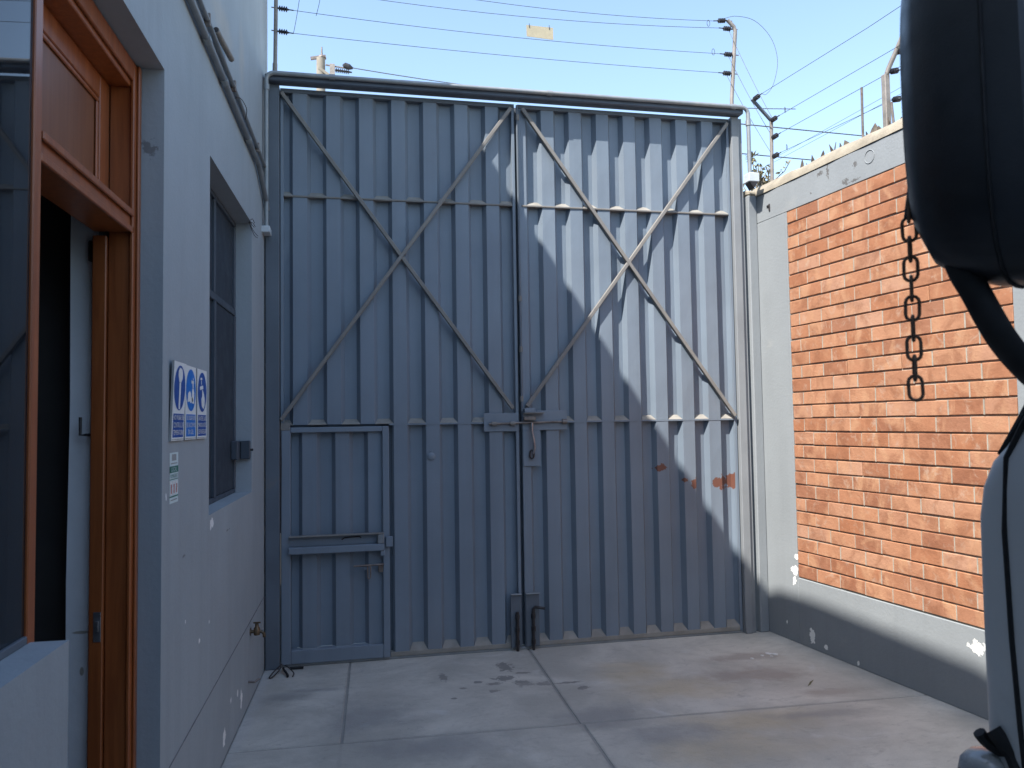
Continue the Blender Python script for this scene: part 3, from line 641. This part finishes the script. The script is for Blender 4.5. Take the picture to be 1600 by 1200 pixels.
MB().tube(spline([(XL, 4.36, 3.39), (XL+.03, 4.38, 3.40), (XL+.05, 4.45, 3.37), (XL+.035, 4.50, 3.33)], 5), .0022, 5).build('strand', M_darksteel, nl)
nl2 = thing('wire_tuft', (XL, 4.95, 2.86), 'frayed dark wires at the upper corner of the shuttered window', 'wire')
for i in range(5):
    a = random.uniform(-.06, .06); MB().tube(spline([(XL-.01, 4.93, 2.858), (XL+.01, 4.97+a, 2.84+.02*i-.04), (XL+.02, 5.02+a*1.5, 2.80+.015*i)], 4), .0018, 5).build('strand', M_darksteel, nl2)
tp = thing('water_tap', (XL, 4.93, .40), 'small weathered brass tap on the office wall near the floor', 'tap')
MB().tube([(XL, 4.93, .405), (XL+.05, 4.93, .405)], .010, 10).build('inlet', M_brass, tp, smooth=True)
MB().lathe([(.018, -.02), (.02, 0), (.018, .02), (.011, .028), (.010, .045)], (XL+.038, 4.93, .405), (0, 0, 1), 12).build('valve_body', M_brass, tp, smooth=True)
MB().tube(spline([(XL+.045, 4.93, .405), (XL+.065, 4.93, .402), (XL+.078, 4.93, .390), (XL+.08, 4.93, .370)], 4), .009, 10).build('spout', M_brass, tp, smooth=True)
B(XL+.018, XL+.06, 4.925, 4.935, .452, .461).build('handle', M_brass, tp, .002)
MB().lathe([(.022, 0), (.022, .004)], (XL, 4.93, .405), (1, 0, 0), 14).build('flange', M_brass, tp)
ps = thing('pipe_end', (XL, 4.86, .13), 'rusty pipe end poking from the office wall below the tap', 'pipe')
MB().tube([(XL, 4.86, .135), (XL+.035, 4.86, .132), (XL+.06, 4.88, .145)], .007, 8).build('tube', M_steel, ps)

TX = Matrix(((0, 0, 1), (1, 0, 0), (0, 1, 0)))      # text x -> +Y, text y -> +Z, normal -> +X
def text_mb(mb, s, cy, cz, w, h, x):
    cu_ = bpy.data.curves.new('t', 'FONT'); cu_.body = s; cu_.size = 1; cu_.resolution_u = 2
    ob = bpy.data.objects.new('t', cu_); COL.objects.link(ob); dg = bpy.context.evaluated_depsgraph_get(); dg.update()
    me = ob.evaluated_get(dg).to_mesh(); vsx = [v.co.copy() for v in me.vertices]; fs = [tuple(p.vertices) for p in me.polygons]
    ob.evaluated_get(dg).to_mesh_clear(); bpy.data.objects.remove(ob); bpy.data.curves.remove(cu_)
    x0 = min(v.x for v in vsx); x1 = max(v.x for v in vsx); y0 = min(v.y for v in vsx); y1 = max(v.y for v in vsx)
    return mb.add([(x, cy+((v.x-x0)/(x1-x0)-.5)*w, cz+((v.y-y0)/(y1-y0)-.5)*h) for v in vsx], fs)
def disc(cy, cz, r, x, n=36):
    return MB().add([(x, cy+r*math.cos(2*math.pi*i/n), cz+r*math.sin(2*math.pi*i/n)) for i in range(n)], [tuple(range(n))])
def flat(polys, x, mb=None):
    mb = mb or MB()
    for p in polys: mb.add([(x, a, b) for a, b in p], [tuple(range(len(p)))])
    return mb
def sign(y0, label, blue, lines, picto, tilt=0.0):
    W_, H_ = .183, .293; t = thing('safety_sign', (XL, y0+W_/2, 1.572), label, 'sign', group=None)
    Y = y0+W_/2; Z = 1.572; x = XL+.009
    B(XL+.0005, x-.001, y0-.0015, y0+W_+.0015, Z-.0015, Z+H_+.0015).build('backing', M_signedge, t); B(x-.001, x, y0, y0+W_, Z, Z+H_).build('panel', M_signwhite, t)
    MB().add([(x+.0004, y0+.003, Z+.003), (x+.0004, y0+W_-.003, Z+.003), (x+.0004, y0+W_-.003, Z+.006), (x+.0004, y0+.003, Z+.006)], [(0, 1, 2, 3)]).build('edge_line', M_signedge, t)
    cz = Z+H_-.013-.0775*1.0; disc(Y, Z+.197, .084, x+.0006).build('disc', blue, t)
    bx = MB().add([(x+.0006, y0+.012, Z+.012), (x+.0006, y0+W_-.012, Z+.012), (x+.0006, y0+W_-.012, Z+.100), (x+.0006, y0+.012, Z+.100)], [(0, 1, 2, 3)]); bx.build('text_field', blue, t)
    tm = MB()
    for i, s in enumerate(lines):
        text_mb(tm, s, Y, Z+.086-i*.028, min(W_-.034, .0155*len(s)), .019, x+.0012)
    tm.build('lettering', M_signwhite, t)
    flat([[(Y+a, Z+.197+b) for a, b in p] for p in picto], x+.0012).build('pictogram', M_signwhite, t)
    if tilt:
        t.rotation_euler = (0, tilt, 0); 
    return t
therm = [[(-.012, -.078), (.012, -.080), (.014, .02), (-.010, .02)], [(-.014, .021), (.016, .021), (.034, .035), (.036, .058), (.022, .072), (-.012, .076), (-.030, .062), (-.030, .045)]]
gel = [[(-.062, -.05), (-.03, -.045), (-.008, -.052), (.03, -.045), (.032, -.03), (.004, -.028), (-.004, -.012), (-.022, -.004), (-.05, -.012)],
       [(.014, -.052), (.052, -.054), (.054, -.01), (.044, .006), (.022, .008), (.014, -.005)], [(.024, .010), (.042, .009), (.042, .026), (.024, .027)], [(.004, .028), (.05, .027), (.05, .038), (.004, .040)], [(.03, .041), (.042, .041), (.042, .05), (.03, .05)]]
tapp = [[(-.05, .022), (.012, .03), (.018, .018), (.012, .014), (-.046, .008)], [(-.026, .031), (-.016, .031), (-.016, .05), (-.026, .05)], [(-.04, .051), (-.004, .053), (-.004, .062), (-.04, .06)],
        [(-.008, .008), (.006, .010), (.03, -.005), (.046, -.03), (.044, -.058), (.02, -.072), (-.012, -.06), (-.022, -.03), (-.004, -.015)]]
sign(3.030, 'dark blue thermometer sign, leftmost of the three mandatory signs', M_signblue, ('NO PASAR SIN', 'CONTROL DE', 'TEMPERATURA'), therm, R(2.0))
sign(3.243, 'bright blue hand gel sign, middle of the three mandatory signs', M_signcyan, ('USO OBLIGATORIO', 'DE ALCOHOL', 'EN GEL'), gel)
sign(3.452, 'dark blue hand washing sign nearest the shuttered window', M_signblue, ('LAVESE LAS', 'MANOS ANTES', 'DE INGRESAR'), tapp)
sk = thing('notice_sticker', (XL, 3.105, 1.34), 'narrow white and green notice sticker below the blue signs', 'sticker')
x = XL+.0008; y0, y1 = 3.043, 3.168
def band(a, b, mat, nm, ya=y0, yb=y1, dx=0.0): return MB().add([(x+dx, ya, a), (x+dx, yb, a), (x+dx, yb, b), (x+dx, ya, b)], [(0, 1, 2, 3)]).build(nm, mat, sk)
band(1.342, 1.528, M_pale, 'sheet'); band(1.454, 1.478, M_green, 'green_band', dx=.0005); band(1.364, 1.369, M_green, 'rule', dx=.0005); band(1.428, 1.431, M_green, 'rule', dx=.0005)
for i in range(3):
    band(1.373, 1.423, M_signwhite, 'pictogram_field', y0+.008+i*.039, y0+.038+i*.039, .0005); band(1.378, 1.412, M_red, 'pictogram', y0+.017+i*.039, y0+.029+i*.039, .001)
tm = text_mb(MB(), 'LOCAL', 3.105, 1.466, .08, .016, x+.001); tm.build('lettering', M_pale, sk)
tm = text_mb(MB(), 'FUMIGADO', 3.105, 1.442, .105, .014, x+.001); tm.build('lettering', M_green, sk)
for a, b in ((1.498, 1.522),): band(a, b, M_greyprint, 'emblem', y0+.03, y1-.03, .0005)
for a in (1.486, 1.352): band(a, a+.004, M_greyprint, 'fine_print', y0+.015, y1-.015, .0005)

# ================================================================== ELECTRIC FENCE
def insulator(mb, o, ax, L=.062):
    prof = [(.006, -.015), (.006, .0)]; n = 4
    for i in range(n):
        h = L*i/n; prof += [(.009, h), (.019, h+L*.08), (.019, h+L*.16), (.009, h+L*.2)]
    prof += [(.008, L), (.004, L+.012), (.004, L+.04)]
    return mb.lathe(prof, o, ax, 12)
def wire(name, pts, label, frame='I', r=.0019, mat=None, cat='wire', group=None):
    o = MB().tube(pts, r, 5).build(name, mat or M_wire, None, frame=frame, org=tuple(pts[0]), smooth=True); return tag(o, label, cat, group)
YF = .05
pl_ = thing('fence_post', (-.045, YF, 3.93), 'dark electric fence post above the left end of the gate', 'post', 'G')
MB().tube([(-.046, YF, 3.90), (-.044, YF, 4.15), (-.034, YF, 4.95)], .014, 10).build('pole', M_pole, pl_, smooth=True)
MB().tube([(-.046, YF, 4.10), (-.045, YF, 4.17)], .017, 10).build('sleeve', M_pole, pl_, smooth=True)
LZ = [4.875, 4.745, 4.572, 4.405]
for z in LZ:
    insulator(MB(), (-.02, YF, z), (1, 0, -.06)).build('insulator', M_ins, pl_, smooth=True); MB().tube([(-.07, YF, z+.003), (-.02, YF, z)], .004, 6).build('bolt', M_steel, pl_)
pr = thing('fence_post', (3.445, YF, 3.93), 'bent-top electric fence post above the right end of the gate', 'post', 'G')
MB().tube([(3.443, YF, 3.90), (3.447, YF, 4.16), (3.495, YF, 4.72), (3.485, YF, 4.755), (3.43, YF, 4.805)], .0155, 10).build('pole', M_pole, pr, smooth=True)
RI = [(3.43, 4.800), (3.475, 4.735), (3.478, 4.525), (3.462, 4.37)]
for (u, z) in RI:
    insulator(MB(), (u-.02, YF, z), (-1, 0, -.12 if z > 4.75 else 0)).build('insulator', M_ins, pr, smooth=True)
    MB().tube([(u-.02, YF, z), (u+.04, YF, z)], .004, 6).build('bolt', M_steel, pr)
names = ('topmost', 'second', 'third', 'lowest')
for i in range(4):
    a = Vector((.06, YF, LZ[i]-.005)); u, z = RI[i]; b = Vector((u-.11, YF, z-.012 if i == 0 else z))
    if i == 0: a = Vector((.06, YF, 4.885))
    wire('fence_wire', sag(a, b, (.075, .06, .035, .02)[i]), '%s electric fence wire strung above the gate' % names[i], 'G')
for (u, z), lb in (((3.265, 4.765), 'small wire ring at the top fence wire end'), ((3.30, 4.535), 'small wire ring at the third fence wire end')):
    o = MB().tube([Vector((u+.012*math.cos(t*.5236), YF, z+.026*math.sin(t*.5236))) for t in range(12)], .002, 5, closed=True).build('wire_ring', M_wire, None, frame='G', org=(u, YF, z), smooth=True); tag(o, lb, 'wire')
# droppers at the left post
wire('jumper_wire', spline([(.14, YF, 4.80), (.115, YF, 4.60), (.085, YF, 4.42), (.075, YF, 4.402)], 6), 'short jumper wire dropping beside the left fence post', 'G')
wire('jumper_wire', spline([(.28, YF, 4.80), (.262, YF, 4.65), (.237, YF, 4.54)], 6), 'short jumper wire clipped on the third fence wire', 'G')
# plate hung on a wire
pt = thing('warning_plate', (1.88, YF, 4.56), 'blank faded yellow plate hanging from the fence wire above the gate', 'sign', 'G')
MB().prism([(-.105, .046), (.103, .042), (.105, -.052), (-.104, -.042)], (1.882, YF-.004, 4.568), (1, 0, 0), (0, 0, 1), (0, 1, 0), .003).build('plate', M_plate, pt)
for u in (1.80, 1.955): MB().tube([(u, YF-.006, 4.595), (u, YF-.006, 4.625)], .0025, 5).build('tie', M_wire, pt)
# posts on the brick wall (frame W)
wp1 = thing('fence_post', (.09, .08, 3.43), 'electric fence post with inward arm on the brick wall beside the gate', 'post', 'W')
MB().tube([(.078, .08, 3.40), (.092, .08, 3.93)], .0135, 10).build('pole', M_pole, wp1, smooth=True)
MB().bar((.092, .085, 3.925), (.085, -.085, 4.085), .024, .020).build('arm', M_gatedark, wp1, .003)
W1 = [(-.075, 4.078), (.075, 3.925), (.08, 3.79), (.08, 3.64)]
for y, z in W1: insulator(MB(), (.105, y, z), (1, 0, .05), .055).build('insulator', M_ins, wp1, smooth=True)
wp2b = thing('fence_post', (1.25, .1, 3.43), 'thick electric fence post with outward arm on the brick wall, half hidden by the mirror', 'post', 'W')
B(1.225, 1.262, .08, .12, 3.40, 3.795).build('pole', M_pole, wp2b, .004)
MB().tube([(1.245, .10, 3.77), (1.255, .115, 3.83), (1.34, .14, 3.98), (1.40, .16, 4.10)], .015, 10).build('arm', M_pole, wp2b, smooth=True)
for y, z in ((.15, 3.93), (.11, 3.80), (.12, 3.62)): insulator(MB(), (1.285, y, z), (1, 0, -.3), .05).build('insulator', M_ins, wp2b, smooth=True)
W2 = [(-.075, 4.05), (.12, 3.94), (.11, 3.80), (.12, 3.62)]
for i, ((ya, za), (yb, zb)) in enumerate(zip(W1, W2)):
    wire('fence_wire', [(.20, ya, za+.004), (1.30, yb, zb), (4.8, yb, zb)], '%s electric fence wire along the top of the brick wall' % names[i], 'W')
for i, (y, z, dz) in enumerate(((.26, 3.72, .03), (.28, 3.55, .02), (.42, 3.86, .05), (.45, 3.66, .05))):
    wire('fence_wire', [(-.3, y, z-dz), (4.8, y, z+dz)], ('second thin wire behind the brick wall posts', 'lowest thin wire behind the brick wall posts', 'uppermost thin wire behind the brick wall posts', 'third thin wire behind the brick wall posts')[i], 'W', r=.0014)
for (s_, y, z), lb in (((.27, .075, 3.945), 'wire ring beside the brick wall post, upper'), ((.27, .08, 3.66), 'wire ring beside the brick wall post, lower')):
    o = MB().tube([Vector((s_+.012*math.cos(t*.5236), y-.014*math.cos(t*.5236), z+.02*math.sin(t*.5236))) for t in range(12)], .002, 5, closed=True).build('wire_ring', M_wire, None, frame='W', org=(s_, y, z)); tag(o, lb, 'wire')
def G2(u, y, z): return FR['G'] @ Vector((u, y, z))
def W2w(s_, y, z): return FR['W'] @ Vector((s_, y, z))
wire('jumper_wire', spline([G2(3.40, YF, 4.815), G2(3.51, YF, 4.845), G2(3.657, .022, 4.804), G2(3.759, -.035, 4.643), G2(3.775, -.09, 4.436), G2(3.707, -.1345, 4.226), G2(3.61, -.193, 4.115), W2w(.20, -.075, 4.082)], 7), 'large looping jumper wire between the gate post and the brick wall post')
for i, (a, b) in enumerate((((3.44, YF, 4.72), (.12, .075, 3.93)), ((3.43, YF, 4.51), (.10, .08, 3.80)), ((3.41, YF, 4.355), (.10, .08, 3.65)))):
    wire('jumper_wire', sag(G2(*a), W2w(*b), .02, 8), '%s slanting jumper wire from the gate post to the brick wall post' % ('upper', 'middle', 'lower')[i])

# ------------------------------------------------------------------ things beyond the gate
up = thing('utility_pole', (-1.55, 24, 0), 'distant concrete utility pole top with insulator, just above the gate', 'pole')
MB().tube([(-1.55, 24, 0), (-1.55, 24, 12.75)], [.22, .13], 14).build('shaft', M_concpole, up, smooth=True)
MB().lathe([(.14, 0), (.10, .06), (.03, .12), (.02, .35)], (-1.52, 24, 12.75), (0, 0, 1), 10).build('cap', M_steel, up)
MB().bar((-1.85, 24, 12.72), (-1.4, 24, 12.82), .08, .08).build('cap_arm', M_steel, up)
MB().bar((-1.4, 23.95, 12.53), (-.85, 23.95, 12.47), .05, .03).build('strut', M_steel, up); B(-1.28, -1.13, 23.88, 24.0, 12.1, 12.55).build('clamp', M_pole, up)
MB().lathe([(.03, 0)]+[p for k in range(7) for p in ((.03, .06*k+.01), (.07, .06*k+.02), (.07, .06*k+.04), (.03, .06*k+.05))]+[(.02, .5)], (-1.12, 23.94, 12.38), (1, 0, -.08), 10).build('insulator', M_ins, up)
MB().lathe([(.02, 0), (.09, .06), (.09, .2), (.03, .32)], (-.9, 23.94, 12.56), (1, 0, -.3), 10).build('insulator', M_ins, up)
MB().bar((-1.6, 23.9, 12.4), (-1.25, 23.9, 12.15), .08, .08).build('brace', M_concpole, up)
wire('power_line', sag((-.6, 23.94, 12.48), (14, 23.94, 12.0), .3), 'distant power line leaving the utility pole', r=.014, cat='cable')
wire('power_line', sag((5.0, 12, 6.56), (22, 12, 6.0), .05), 'upper distant cable crossing the sky behind the brick wall', r=.010, cat='cable')
wire('power_line', sag((5.0, 12, 6.06), (22, 12, 5.5), .05), 'lower distant cable crossing the sky behind the brick wall', r=.010, cat='cable')
sb = thing('dry_shrub', (3.32, 6.35, 0), 'spindly dry shrub rising behind the pillar outside the gate', 'shrub')
rg = random.Random(5); crown = MB(); stem = MB()
stem.tube([(3.32, 6.35, 0), (3.30, 6.37, 1.5), (3.36, 6.35, 3.1), (3.37, 6.36, 3.6)], [.03, .024, .016, .01], 8)
for i in range(34):
    a = Vector((3.37+rg.uniform(-.05, .05), 6.36+rg.uniform(-.06, .06), rg.uniform(3.45, 3.68))); d = Vector((rg.uniform(-.8, .8), rg.uniform(-.6, .6), rg.uniform(.5, 1.6))).normalized(); L = rg.uniform(.10, .28)
    b = a+d*L*.6+Vector((rg.uniform(-.03, .03), 0, 0)); c_ = a+d*L
    stem.tube([a, b, c_], [.0055, .0042, .003], 4)
    for k in range(14):
        p = a.lerp(c_, rg.uniform(.35, 1)); e = Vector((rg.uniform(-1, 1), rg.uniform(-1, 1), rg.uniform(-.3, 1))).normalized(); s_ = rg.uniform(.022, .045); n_ = e.cross(Vector((rg.uniform(-1, 1), rg.uniform(-1, 1), rg.uniform(-1, 1)))).normalized()*s_*.28
        crown.add([p, p+e*s_*.5+n_, p+e*s_, p+e*s_*.5-n_], [(0, 1, 2, 3)])
for k in range(40):
    e = Vector((rg.uniform(-1, 1), rg.uniform(-1, 1), rg.uniform(-1, 1))).normalized(); p = Vector((3.29, 6.36, 3.92)); n_ = e.cross(Vector((0, 0, 1))).normalized()*.009
    crown.add([p, p+e*.035+n_, p+e*.075, p+e*.035-n_], [(0, 1, 2, 3)])
stem.tube([(3.36, 6.36, 3.5), (3.31, 6.36, 3.7), (3.29, 6.36, 3.92)], [.005, .004, .003], 5)
stem.build('trunk', M_twig, sb); cw = crown.build('crown', M_leaf, sb)

# ================================================================== TRUCK ON THE RIGHT (mostly out of frame)
tk = thing('truck', (2.0, .0, 0), 'pale grey truck cab at the right edge with a large black side mirror', 'truck')
secs = [(.55, 0, .02), (.75, 0, .0), (1.0, 0, 0), (1.30, 0, 0), (1.42, -.002, 0), (1.48, -.012, .002), (1.53, -.035, .006), (1.56, -.065, .010), (1.60, -.10, .014), (1.68, -.155, .02), (1.9, -.31, .05), (2.2, -.50, .09), (2.4, -.66, .13), (2.46, -.78, .2)]
cab = MB(); XS0, XS1, YB, YFR = 1.160, 2.86, -.75, 1.415; rc = .075; ns = 8
ring_n = None
for z, dy, dx in secs:
    x0 = XS0+dx; x1 = XS1-dx; y1 = YFR+dy; y0 = YB+max(0, dx-.1); ring = [(x0, y0), (x0, y0+.5)]
    for i in range(ns+1):
        a = math.pi-(math.pi/2)*i/ns; ring.append((x0+rc+rc*math.cos(a), y1-rc+rc*math.sin(a)))
    for i in range(ns+1):
        a = math.pi/2-(math.pi/2)*i/ns; ring.append((x1-rc+rc*math.cos(a), y1-rc+rc*math.sin(a)))
    ring += [(x1, y0+.5), (x1, y0)]; ring_n = len(ring); cab.v += [(a, b, z) for a, b in ring]
for i in range(len(secs)-1):
    for j in range(ring_n):
        j2 = (j+1) % ring_n; cab.f.append((i*ring_n+j, i*ring_n+j2, (i+1)*ring_n+j2, (i+1)*ring_n+j))
cab.f += [tuple(range(ring_n-1, -1, -1)), tuple((len(secs)-1)*ring_n+j for j in range(ring_n))]
cab.build('cab_body', M_truck, tk, smooth=True)
# black door gap, following the A-pillar upwards
def side_x(z):
    for (a, _, da), (b, _, db) in zip(secs, secs[1:]):
        if a <= z <= b: return XS0+da+(db-da)*(z-a)/(b-a)
    return XS0
gap = [(.58, 1.255), (.85, 1.272), (1.05, 1.290), (1.20, 1.300), (1.40, 1.306), (1.54, 1.302), (1.60, 1.270), (1.70, 1.20), (1.95, 1.03), (2.25, .83)]
MB().tube([(side_x(z)+.0015, y, z) for z, y in gap], .0065, 8).build('door_gap_seal', M_rubber, tk, smooth=True)
def corner(z):
    for (a, da, xa), (b, db, xb) in zip(secs, secs[1:]):
        if a <= z <= b: f = (z-a)/(b-a); return (XS0+xa+(xb-xa)*f+.29*rc-.002, YFR+da+(db-da)*f-.29*rc, z)
MB().tube([corner(z) for z in (1.545, 1.57, 1.60, 1.64, 1.68, 1.8, 1.95, 2.1, 2.25)], [.003, .008, .012, .013, .014, .014, .014, .014, .014], 8).build('windshield_seal', M_rubber, tk, smooth=True)
MB().add([(1.30, 1.305, 1.64), (2.72, 1.305, 1.64), (2.66, .86, 2.29), (1.36, .86, 2.29)], [(0, 1, 2, 3)]).build('windshield', M_shield, tk)
MB().add([(side_x(1.58)-.003, 1.20, 1.58), (side_x(2.2)-.003, .82, 2.2), (side_x(2.2)-.003, -.1, 2.2), (side_x(1.58)-.003, -.1, 1.58)], [(0, 1, 2, 3)]).build('door_window', M_shield, tk)
B(1.14, 2.88, 1.25, 1.52, .42, .70).build('bumper', M_black, tk, .03)
for xw in (1.20, 2.60):
    MB().lathe([(.30, 0), (.39, .02), (.40, .06), (.40, .18), (.39, .21), (.30, .22)], (xw, .35, .40), (1, 0, 0), 28).build('wheel', M_tyre, tk, smooth=True)
B(1.02, 3.0, -6.4, -.80, .95, 3.15).build('unseen_cargo_box', M_truck, tk, .02)  # unseen cargo box, added as a large blocker of light from behind
B(1.35, 2.65, -6.3, -.76, .55, .949).build('chassis', M_rubber, tk)
for xw in (1.10, 2.62): MB().lathe([(.30, 0), (.39, .02), (.40, .06), (.40, .2), (.39, .23), (.30, .24)], (xw, -4.6, .40), (1, 0, 0), 28).build('wheel', M_tyre, tk, smooth=True)
# corner lamp with its black clip
ln = MB(); n = 10
for z, r in ((.80, .048), (.82, .055), (.93, .056), (.958, .050), (.972, .034), (.977, .010)):
    for j in range(n): a = 2*math.pi*j/n; ln.v.append((1.158+r*math.cos(a)*.95, 1.372+r*math.sin(a)*.9, z))
for i in range(5):
    for j in range(n): ln.f.append((i*n+j, i*n+(j+1) % n, (i+1)*n+(j+1) % n, (i+1)*n+j))
ln.f += [tuple(range(n-1, -1, -1)), tuple(5*n+j for j in range(n))]
ln.build('corner_lamp', M_lens, tk, smooth=True)
MB().tube(spline([(1.134, 1.362, 1.015), (1.147, 1.358, .998), (1.165, 1.345, .985), (1.18, 1.32, .98)], 4), .012, 8).build('lamp_clip', M_rubber, tk, smooth=True)
MB().tube(spline([(1.150, 1.345, 1.025), (1.158, 1.33, 1.005), (1.168, 1.315, .98), (1.162, 1.29, .93), (1.16, 1.27, .80)], 4), .016, 8).build('lamp_clip', M_rubber, tk, smooth=True)
# side mirror
mr = bpy.data.objects.new('side_mirror', None); COL.objects.link(mr); mr.parent = tk
mc = Vector((.931, 1.006, 2.115)); nn_ = Vector((.56, -.828, 0)).normalized(); wx = Vector((nn_.y*-1, nn_.x, 0)).normalized(); zz = Vector((0, 0, 1))
def mring(w, h, e, off, n=40):
    out = []
    for i in range(n):
        t = 2*math.pi*i/n; c_, s_ = math.cos(t), math.sin(t)
        out.append(mc+wx*(w*math.copysign(abs(c_)**e, c_))+zz*(h*math.copysign(abs(s_)**e, s_))+nn_*off)
    return out
shell = MB(); lv = [(.104, .288, .62, .05), (.115, .300, .62, .044), (.119, .305, .62, .02), (.118, .303, .64, -.02), (.110, .290, .68, -.06), (.092, .262, .72, -.10), (.06, .205, .8, -.128), (.02, .12, .9, -.138)]
for a in lv: shell.v += mring(*a)
for i in range(len(lv)-1):
    for j in range(40): shell.f.append((i*40+j, i*40+(j+1) % 40, (i+1)*40+(j+1) % 40, (i+1)*40+j))
shell.f.append(tuple((len(lv)-1)*40+j for j in range(40)))
shell.build('housing', M_black, mr, smooth=True)
mg = MB(); mg.v += mring(.106, .290, .62, .034); mg.f.append(tuple(range(40))); mg.build('glass', M_mirror, mr)
MB().tube(mring(.1195, .3055, .63, .0), .003, 6, closed=True).build('seam', M_rubber, mr, smooth=True)
MB().tube(spline([(.885, 1.075, 1.96), (.872, 1.05, 1.86), (.876, 1.02, 1.80), (.905, 1.01, 1.735), (.955, 1.02, 1.69), (1.04, 1.06, 1.655), (1.16, 1.14, 1.63), (1.22, 1.18, 1.62)], 6), .0205, 12).build('arm', M_rubber, mr, smooth=True)

# chain hanging behind the mirror
ch = thing('hanging_chain', (.838, 1.11, 1.64), 'rusty short chain hanging beside the truck mirror', 'chain')
def link_mesh():
    L, W_ = .0175, .0098; pts = []
    for i in range(7): a = -math.pi/2*0+math.pi*i/6; pts.append((W_*math.cos(a), 0, L*.55+W_*math.sin(a)*1.0))
    for i in range(7): a = math.pi+math.pi*i/6; pts.append((W_*math.cos(a), 0, -L*.55+W_*math.sin(a)))
    return MB().tube(pts, 0.0028, 7, closed=True)
lm = link_mesh(); first = None; z = 1.645+.0195; k = 0
while z < 1.97:
    if first is None: o = lm.build('link', M_chain, ch, smooth=True, org=(0, 0, 0)); first = o
    else: o = first.copy(); COL.objects.link(o); o.parent = ch
    o.location = (.838-.838, 1.11-1.11+.0, z-1.64); o.rotation_euler = (0, random.uniform(-.05, .05), R(-37+(90 if k % 2 else 0)+random.uniform(-8, 8)))
    z += .0315; k += 1
MB().tube([(.838, 1.11, 1.935), (.846, 1.105, 2.0), (.862, 1.09, 2.06)], .0075, 8).build('strap', M_rubber, ch)

# ------------------------------------------------------------------ small litter on the floor
rl = random.Random(21)
for i, (px, py) in enumerate(((2.60, 5.10), (2.655, 5.07), (2.70, 5.11), (2.50, 5.05), (2.66, 5.13))):
    s_ = rl.uniform(.012, .028); pts = [(s_*math.cos(a)*rl.uniform(.6, 1), s_*math.sin(a)*rl.uniform(.5, 1)) for a in [2*math.pi*j/6 for j in range(6)]]
    o = MB().prism(pts, (px, py, .0005), (1, 0, 0), (0, 1, 0), (0, .1, 1), .004).build('paint_chip', M_litter, None, org=(px, py, 0)); tag(o, ('left paint chip of the small white cluster near the brick wall', 'middle paint chip of the small white cluster near the brick wall', 'rightmost white paint chip near the brick wall', 'white paint chip lying apart, left of the cluster', 'white paint chip at the back of the cluster by the brick wall')[i], 'litter', 'paint chips near the brick wall')
o = MB().add([(2.56, 4.46, .003), (2.60, 4.50, .016), (2.66, 4.56, .004), (2.615, 4.51, .004), (2.60, 4.49, .003)], [(0, 1, 3, 4), (1, 2, 3)]).build('dry_leaf', M_leaf, None, org=(2.6, 4.5, 0)); tag(o, 'curled brown dry leaf on the concrete near the brick wall', 'leaf')
cs = thing('cable_scrap', (-.63, 5.47, 0), 'tangle of black cable scraps at the foot of the left gate post', 'cable')
MB().tube(spline([(-.61, 5.50, .015), (-.60, 5.43, .025), (-.57, 5.36, .012), (-.565, 5.33, .008)], 5), .008, 6).build('strand', M_rubber, cs, smooth=True)
MB().tube(spline([(-.62, 5.50, .04), (-.66, 5.42, .02), (-.68, 5.34, .008), (-.665, 5.33, .008), (-.64, 5.40, .015), (-.62, 5.47, .03)], 5), .004, 6).build('strand', M_darksteel, cs, smooth=True)
MB().tube(spline([(-.60, 5.50, .03), (-.57, 5.42, .04), (-.53, 5.36, .02), (-.535, 5.33, .006)], 5), .004, 6).build('strand', M_darksteel, cs, smooth=True)
B(-.57, -.48, 5.49, 5.51, .004, .016).build('clip', M_rubber, cs, .002)
